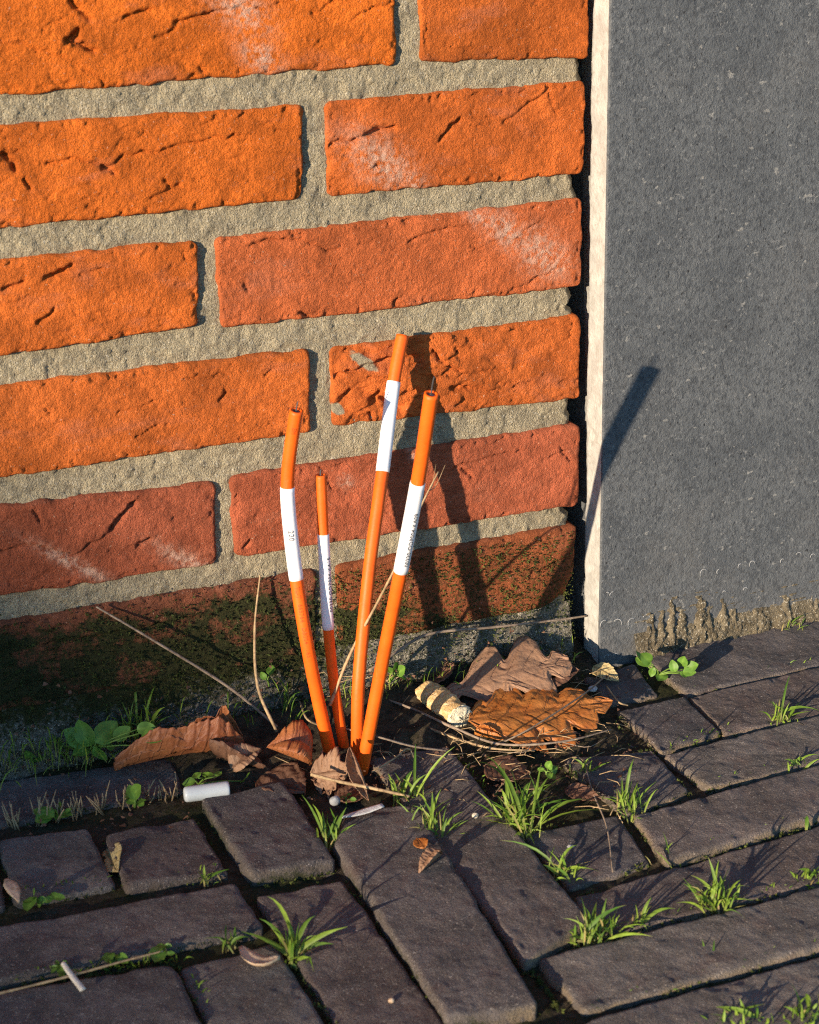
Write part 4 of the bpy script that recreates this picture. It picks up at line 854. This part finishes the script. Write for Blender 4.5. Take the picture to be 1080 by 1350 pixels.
tuft([(848, 1222)], [(859, 1183), (890, 1214), (872, 1209), (838, 1210)], 'small arching grass sprig just right of the bushy tuft', 5, seed=6, w=1.7)
tuft([(940, 1197), (948, 1199), (932, 1196)], [(934, 1130), (911, 1154), (948, 1133), (963, 1142), (977, 1160), (992, 1213), (914, 1181), (925, 1168), (958, 1160)], 'upright grass tuft alone in the second front joint on the right', 20, seed=7, w=2.0)
tuft([(1064, 1166), (1072, 1163)], [(1064, 1145), (1082, 1140), (1080, 1158), (1050, 1170)], 'short grass tuft cut by the right edge of the picture', 12, seed=8, w=1.8)
tuft([(432, 1120), (438, 1124)], [(398, 1048), (412, 1060), (457, 1064), (479, 1096), (470, 1086), (418, 1152), (425, 1070), (466, 1114), (445, 1075)], 'grass tuft between the raised paver and the long paver', 9, seed=9)
tuft([(385, 1264), (392, 1266)], [(353, 1182), (371, 1197), (342, 1211), (416, 1207), (458, 1222), (441, 1257), (330, 1230), (318, 1228), (413, 1302), (395, 1215)], 'front grass tuft beside the pinkish husk', 11, seed=10, w=2.5)
tuft([(303, 1252)], [(268, 1244), (298, 1219), (310, 1221), (330, 1236)], 'thin curling grass sprig left of the front tuft', 3, seed=11, w=1.6)
tuft([(1026, 956), (1034, 954)], [(1012, 924), (1052, 930), (1082, 944), (1042, 890), (1066, 962), (1018, 940)], 'grass tuft in the second joint below the slab, by the right edge', 10, seed=12)
tuft([(828, 1076), (836, 1072)], [(836, 1000), (866, 1030), (820, 1024), (852, 1050), (814, 1040), (803, 1050), (842, 1030)], 'grass tuft at the left end of the third paver row', 12, seed=13, w=1.7)
tuft([(975, 1352), (1000, 1352), (955, 1352)], [(975, 1316), (944, 1328), (1008, 1324), (935, 1338), (990, 1330)], 'grass tuft at the bottom edge, left of the corner one', 22, seed=14)
tuft([(1050, 1350), (1070, 1346)], [(1043, 1296), (1078, 1328), (1033, 1328), (1062, 1310)], 'grass tuft in the bottom right corner of the picture', 22, seed=24)
tuft([(272, 1166)], [(269, 1140), (303, 1158), (260, 1150), (285, 1150)], 'small shaded sprig in the joint below the raised paver', 5, seed=15, w=1.6)
tuft([(1052, 1016)], [(1082, 1000), (1034, 1001), (1078, 1012), (1060, 1000)], 'sparse grass sprig on the third joint at the right edge', 6, seed=16, w=1.7)
tuft([(976, 834)], [(970, 798), (987, 814), (958, 815), (995, 822)], 'little grass sprig against the sandy crust of the slab', 6, seed=17, w=1.4, dz=0)
tuft([(1043, 828)], [(1051, 804), (1062, 811), (1035, 812)], 'little grass sprig by the crust near the right edge', 5, seed=18, w=1.4, dz=0)
tuft([(770, 1024)], [(806, 1004), (780, 998), (752, 1008), (790, 1018)], 'grass sprig by the narrow dark leaf', 6, seed=19, w=1.5)
tuft([(880, 1140), (872, 1134)], [(874, 1096), (888, 1110), (862, 1120)], 'two thin blades at the corner of the third row paver', 1, seed=20, w=1.3)
tuft([(182, 972), (190, 970)], [(178, 893), (208, 900), (160, 925), (218, 932), (186, 910), (170, 945)], 'tall shaded grass tuft beside the broad weed at the wall', 10, seed=21, w=1.9, dz=2)
tuft([(935, 1262)], [(942, 1240), (925, 1250)], 'single tiny blade in the front joint on the right', 1, seed=22, w=1.3)
tuft([(1060, 1100)], [(1064, 1075), (1058, 1080)], 'single pale stub of grass in the joint at the right', 0, seed=23, w=2.6)
# thin seedling grass on the damp foot of the wall and in the joints: uncountable
mb = MB(); rs = np.random.RandomState(31)
def seedling(P, L, w=.7):
    a = rs.uniform(0, 2*math.pi); el = rs.uniform(.7, 1.45); blade(mb, P, P+L*np.array([math.cos(a)*math.cos(el), -abs(math.sin(a))*math.cos(el), math.sin(el)]), w, rs.uniform(.1, .6), rs, nseg=5)
for i in range(620):
    x = rs.uniform(-352, -185); y = -6-rs.exponential(5); cl = float(vn(np.array([x/18]), np.array([0.]), 91)[0])
    if cl < rs.uniform(-.5, .7): continue
    seedling(np.array([x, y, gz(y)+rs.uniform(-2, 14)]), rs.uniform(6, 22))
for i in range(150):
    x = rs.uniform(-185, -6); y = -6-rs.exponential(6); seedling(np.array([x, y, gz(y)+rs.uniform(3, 12)]), rs.uniform(4, 12))
for (ax_, ay_), (bx_, by_), n in [((935, 1040), (1080, 1010), 24), ((880, 1137), (1080, 1082), 40), ((790, 1240), (1080, 1166), 40), ((0, 1300), (240, 1272), 60), ((165, 1176), (300, 1152), 26), ((0, 1192), (150, 1168), 26), ((880, 995), (960, 968), 26), ((900, 915), (1080, 880), 20), ((770, 1336), (1080, 1254), 24), ((590, 990), (690, 1100), 20), ((250, 1283), (275, 1350), 10)]:
    for i in range(int(n*1.9)):
        t = rs.uniform(); seedling(G3(ax_+(bx_-ax_)*t+rs.normal(0, 1.5), ay_+(by_-ay_)*t+rs.normal(0, 1.5), -6), rs.uniform(3, 9.5), .75)
tag(mb.build('seedling_grass', M['grass']), 'fine seedling grass along the foot of the wall and in the joints', 'grass', kind='stuff')

# ------------------------------------------------------------------ BROAD-LEAVED WEEDS
def leaflet_mesh(name, L, w, cup=.25, seed=0):
    nt, ns = 12, 7; t, s = np.meshgrid(np.linspace(0, 1, nt), np.linspace(-1, 1, ns), indexing='ij')
    hw = w/2*np.sin(np.pi*np.clip(t, 0, 1)**.8)**.7*(1+.06*vn(t*9, np.sign(s), seed)); x = t*L; y = s*hw; z = np.abs(s)*hw*cup-0.10*L*t*t+.03*L*np.sin(t*7)
    V = np.stack([x, y, z], -1).reshape(-1, 3); tint = np.clip(.35+.4*np.exp(-(np.abs(s)*6)**2)+.2*vn(t*5, s*3, seed), 0, 1)
    return mesh(name, V, gridf(nt, ns), M['weed'], attrs=dict(tint=tint, dry=np.zeros(nt*ns)))
LM = [leaflet_mesh('leaf', 10, 7, .2, 1), leaflet_mesh('leaf', 10, 5, .3, 2), leaflet_mesh('leaf', 10, 3.6, .25, 3)]
GW = 'small weeds in the joints'
def weed(base, leaves, label, dz=-3, kind=0, face=0.6, yw=None):
    """leaves: (leaf base photo point, tip photo point) drawn round the plant's own foot"""
    b = G3(base[0], base[1], dz) if yw is None else wp(*base, yw); t = thing('weed', b, label, 'weed', GW); mb = MB(); rs = np.random.RandomState(int(base[0])+int(base[1]))
    for (x0, y0), (x1, y1) in leaves:
        P0 = near(x0, y0, b+CF*rs.normal(0, 3)); P1 = near(x1, y1, b+CF*rs.normal(-2, 4)); P0[2] = max(P0[2], gz(P0[1])+1.5); P1[2] = max(P1[2], gz(P1[1])+2)
        ax = P1-P0; L = np.linalg.norm(ax); ax /= L
        up = UP*face+TOC*(1-face)+rs.normal(0, .25, 3); up -= ax*(up@ax); up /= np.linalg.norm(up); sd = np.cross(up, ax)
        o = bpy.data.objects.new('leaf', LM[kind]); col.objects.link(o); o.parent = t; s = L/10.0
        o.matrix_local = Matrix(((ax[0]*s, sd[0]*s, up[0]*s, (P0[0]-b[0])*S), (ax[1]*s, sd[1]*s, up[1]*s, (P0[1]-b[1])*S), (ax[2]*s, sd[2]*s, up[2]*s, (P0[2]-b[2])*S), (0, 0, 0, 1)))
        mb.add(*tube(catmull([b, (b+P0)/2+np.append(rs.normal(0, .6, 2), 1), P0], 6), [.55, .5, .45, .42, .4, .35], 5), tint=.6, dry=.1)
    mb.build('stem', M['weed'], t, origin=b); return t
def fan(c, rs_, rl, n, seed):
    rr = np.random.RandomState(seed); out = []
    for i in range(n):
        a = 2*math.pi*i/n+rr.uniform(-.4, .4); r0 = rs_*rr.uniform(.5, 1.1); r1 = r0+rl*rr.uniform(.8, 1.2)
        out.append(((c[0]+r0*math.cos(a), c[1]+r0*.6*math.sin(a)), (c[0]+r1*math.cos(a), c[1]+r1*.65*math.sin(a))))
    return out
weed((128, 985), [((126, 980), (155, 950)), ((120, 984), (102, 950)), ((118, 982), (84, 962)), ((124, 984), (140, 1004)), ((118, 988), (96, 994)), ((150, 975), (172, 958)), ((180, 962), (205, 958)), ((188, 966), (212, 976)), ((140, 985), (152, 985)), ((205, 985), (236, 980))], 'largest broad leaved weed at the wall, in shade left of the brown leaf', 3, 0, .35, yw=-19)
weed((75, 1082), [((68, 1080), (48, 1092)), ((72, 1082), (44, 1066)), ((74, 1080), (78, 1096)), ((80, 1080), (93, 1070)), ((78, 1074), (80, 1060)), ((82, 1084), (96, 1082)), ((85, 1074), (94, 1066))], 'round leaved weed sitting on the back edge of the far left paver', -2, 0)
weed((178, 1066), [((172, 1056), (162, 1046)), ((176, 1050), (184, 1036)), ((178, 1054), (170, 1034)), ((180, 1060), (192, 1054)), ((180, 1066), (166, 1066)), ((184, 1068), (190, 1074))], 'small upright weed between the stubble and the middle short paver', -2, 0)
weed((52, 1196), [((44, 1190), (36, 1206)), ((46, 1188), (44, 1174)), ((50, 1190), (62, 1196)), ((58, 1192), (70, 1184)), ((66, 1194), (80, 1190)), ((72, 1192), (86, 1184)), ((48, 1192), (30, 1196))], 'weed in the joint in front of the far left paver', -3, 0)
weed((868, 890), [((858, 878), (838, 866)), ((858, 874), (846, 862)), ((862, 880), (858, 896)), ((876, 888), (868, 900)), ((890, 886), (886, 870)), ((898, 878), (902, 866)), ((902, 882), (920, 876)), ((900, 886), (918, 886)), ((896, 888), (908, 892)), ((846, 872), (840, 858))], 'bright chickweed at the foot of the grey slab', 2, 0, .5)
weed((262, 1034), [((258, 1030), (240, 1036)), ((262, 1026), (256, 1018)), ((272, 1026), (276, 1016)), ((284, 1024), (292, 1016)), ((322, 1030), (326, 1020))], 'green leaves peeping out behind the white cap', 2, 0)
weed((521, 892), [((516, 888), (510, 878)), ((520, 884), (522, 874)), ((524, 888), (534, 880)), ((526, 892), (536, 894)), ((518, 892), (514, 898))], 'little weed behind the right duct at the wall', 4, 0, .4)
weed((722, 1022), [((718, 1016), (708, 1020)), ((722, 1014), (726, 1004)), ((726, 1018), (736, 1012)), ((722, 1024), (732, 1028))], 'tiny weed on the soil above the low paver', 0, 0)
weed((215, 1268), fan((215, 1266), 6, 12, 8, 3), 'flat green weed in the front left joint, near the stem end', -4, 0)
weed((150, 1275), fan((150, 1274), 7, 11, 8, 4), 'flat green weed in the front left joint, second from the picture edge', -4, 1)
weed((80, 1288), fan((80, 1286), 6, 9, 7, 5), 'small weed in the joint beneath the wood splinter', -4, 1)
weed((42, 1004), [((40, 1000), (34, 990)), ((44, 1000), (54, 1002)), ((42, 1002), (40, 1012)), ((44, 996), (50, 988))], 'tiny shaded weed at the left edge foot of the wall', 2, 0)
weed((457, 1062), [((452, 1058), (446, 1064)), ((458, 1056), (464, 1050)), ((462, 1060), (470, 1060))], 'tiny weed in the hole by the grey pebble', -3, 0)
weed((355, 905), [((350, 896), (344, 886)), ((356, 890), (358, 876))], 'little two leaved weed at the wall left of the ducts', 6, 0, .3)

# ------------------------------------------------------------------ MOSS
mb = MB(); rs = np.random.RandomState(77)
def mtuft(P, nrm, r, tint):
    n = 4; nrm = np.asarray(nrm, float); V = []; F = []
    for i in range(n):
        d = nrm*.9+rs.normal(0, .6, 3); d /= np.linalg.norm(d); s = np.cross(d, rs.normal(0, 1, 3)); s /= np.linalg.norm(s)
        k = len(V); V += [P-s*r*.28, P+s*r*.28, P+d*r]; F.append([k, k+1, k+2])
    mb.add(V, F, tint=tint, dry=0.0)
for i in range(19000):
    x = rs.uniform(-360, -3); z = rs.uniform(-36, 56)
    m = float(wall_moss(np.array([x]), np.array([z]))[0]) if z > 0 else 0.55+.3*float(fbm(np.array([x/22]), np.array([z/12]), 17, 3)[0])
    if x > -165 and 0 < z < 47: m = 0.55+0.45*float(sm(fbm(np.array([x/11]), np.array([z/11]), 99, 3), -.2, .3)[0])
    if x < -165 and z > 0: m *= .5
    if rs.uniform() > m*.9: continue
    y = -0.6-rs.uniform(0, .8) if z > 0 else 1.2-6.5*float(sm(np.array(-z), -1, 30))-1.2-rs.uniform(0, 1.5)
    br = float(fbm(np.array([x/9]), np.array([z/9]), 88, 2)[0]); mtuft(np.array([x, y, z]), (0, -1, .3), rs.uniform(.6, 1.5) if x > -165 else rs.uniform(.7, 1.8), np.clip((.02 if x < -165 else .3)+.4*br+.35*rs.uniform(), 0, 1))
for (ax_, ay_), (bx_, by_), n in [((880, 1140), (1080, 1084), 420), ((935, 1041), (1080, 1010), 220), ((877, 993), (960, 968), 160), ((790, 1238), (1080, 1165), 260), ((0, 1300), (240, 1276), 420), ((165, 1176), (300, 1154), 160), ((700, 1280), (740, 1335), 160), ((770, 1335), (1080, 1253), 120), ((20, 1194), (150, 1170), 160), ((752, 1170), (860, 1138), 170), ((245, 1283), (275, 1350), 90), ((385, 1270), (440, 1350), 120), ((345, 1170), (445, 1150), 100)]:
    for i in range(n):
        t = rs.uniform(); P = G3(ax_+(bx_-ax_)*t+rs.normal(0, 1.6), ay_+(by_-ay_)*t+rs.normal(0, 2.0), rs.uniform(-8, -2.5)); mtuft(P, (0, -.3, 1), rs.uniform(1, 2.2), rs.uniform(.2, 1))
for q in EDGES:
    for a, b in zip(q, q[1:]+q[:1]):
        L = np.linalg.norm(b-a); den = rs.uniform(.1, 1.0)
        for i in range(int(L*den*1.1)):
            t = rs.uniform(); P = a+(b-a)*t+rs.normal(0, .8, 3); 
            if float(vn(np.array([P[0]/14]), np.array([P[1]/14]), 123)[0]) < -.15: continue
            P[2] = gz(P[1])-rs.uniform(1.5, 4.5); mtuft(P, (0, -.3, 1), rs.uniform(.8, 1.9), rs.uniform(.1, .9))
tag(mb.build('moss', M['mossg'], smooth=False), 'dark green moss over the lowest bricks and in the paving joints', 'moss', kind='stuff')

for o in list(bpy.data.objects):
    if '_o' in o: del o['_o']
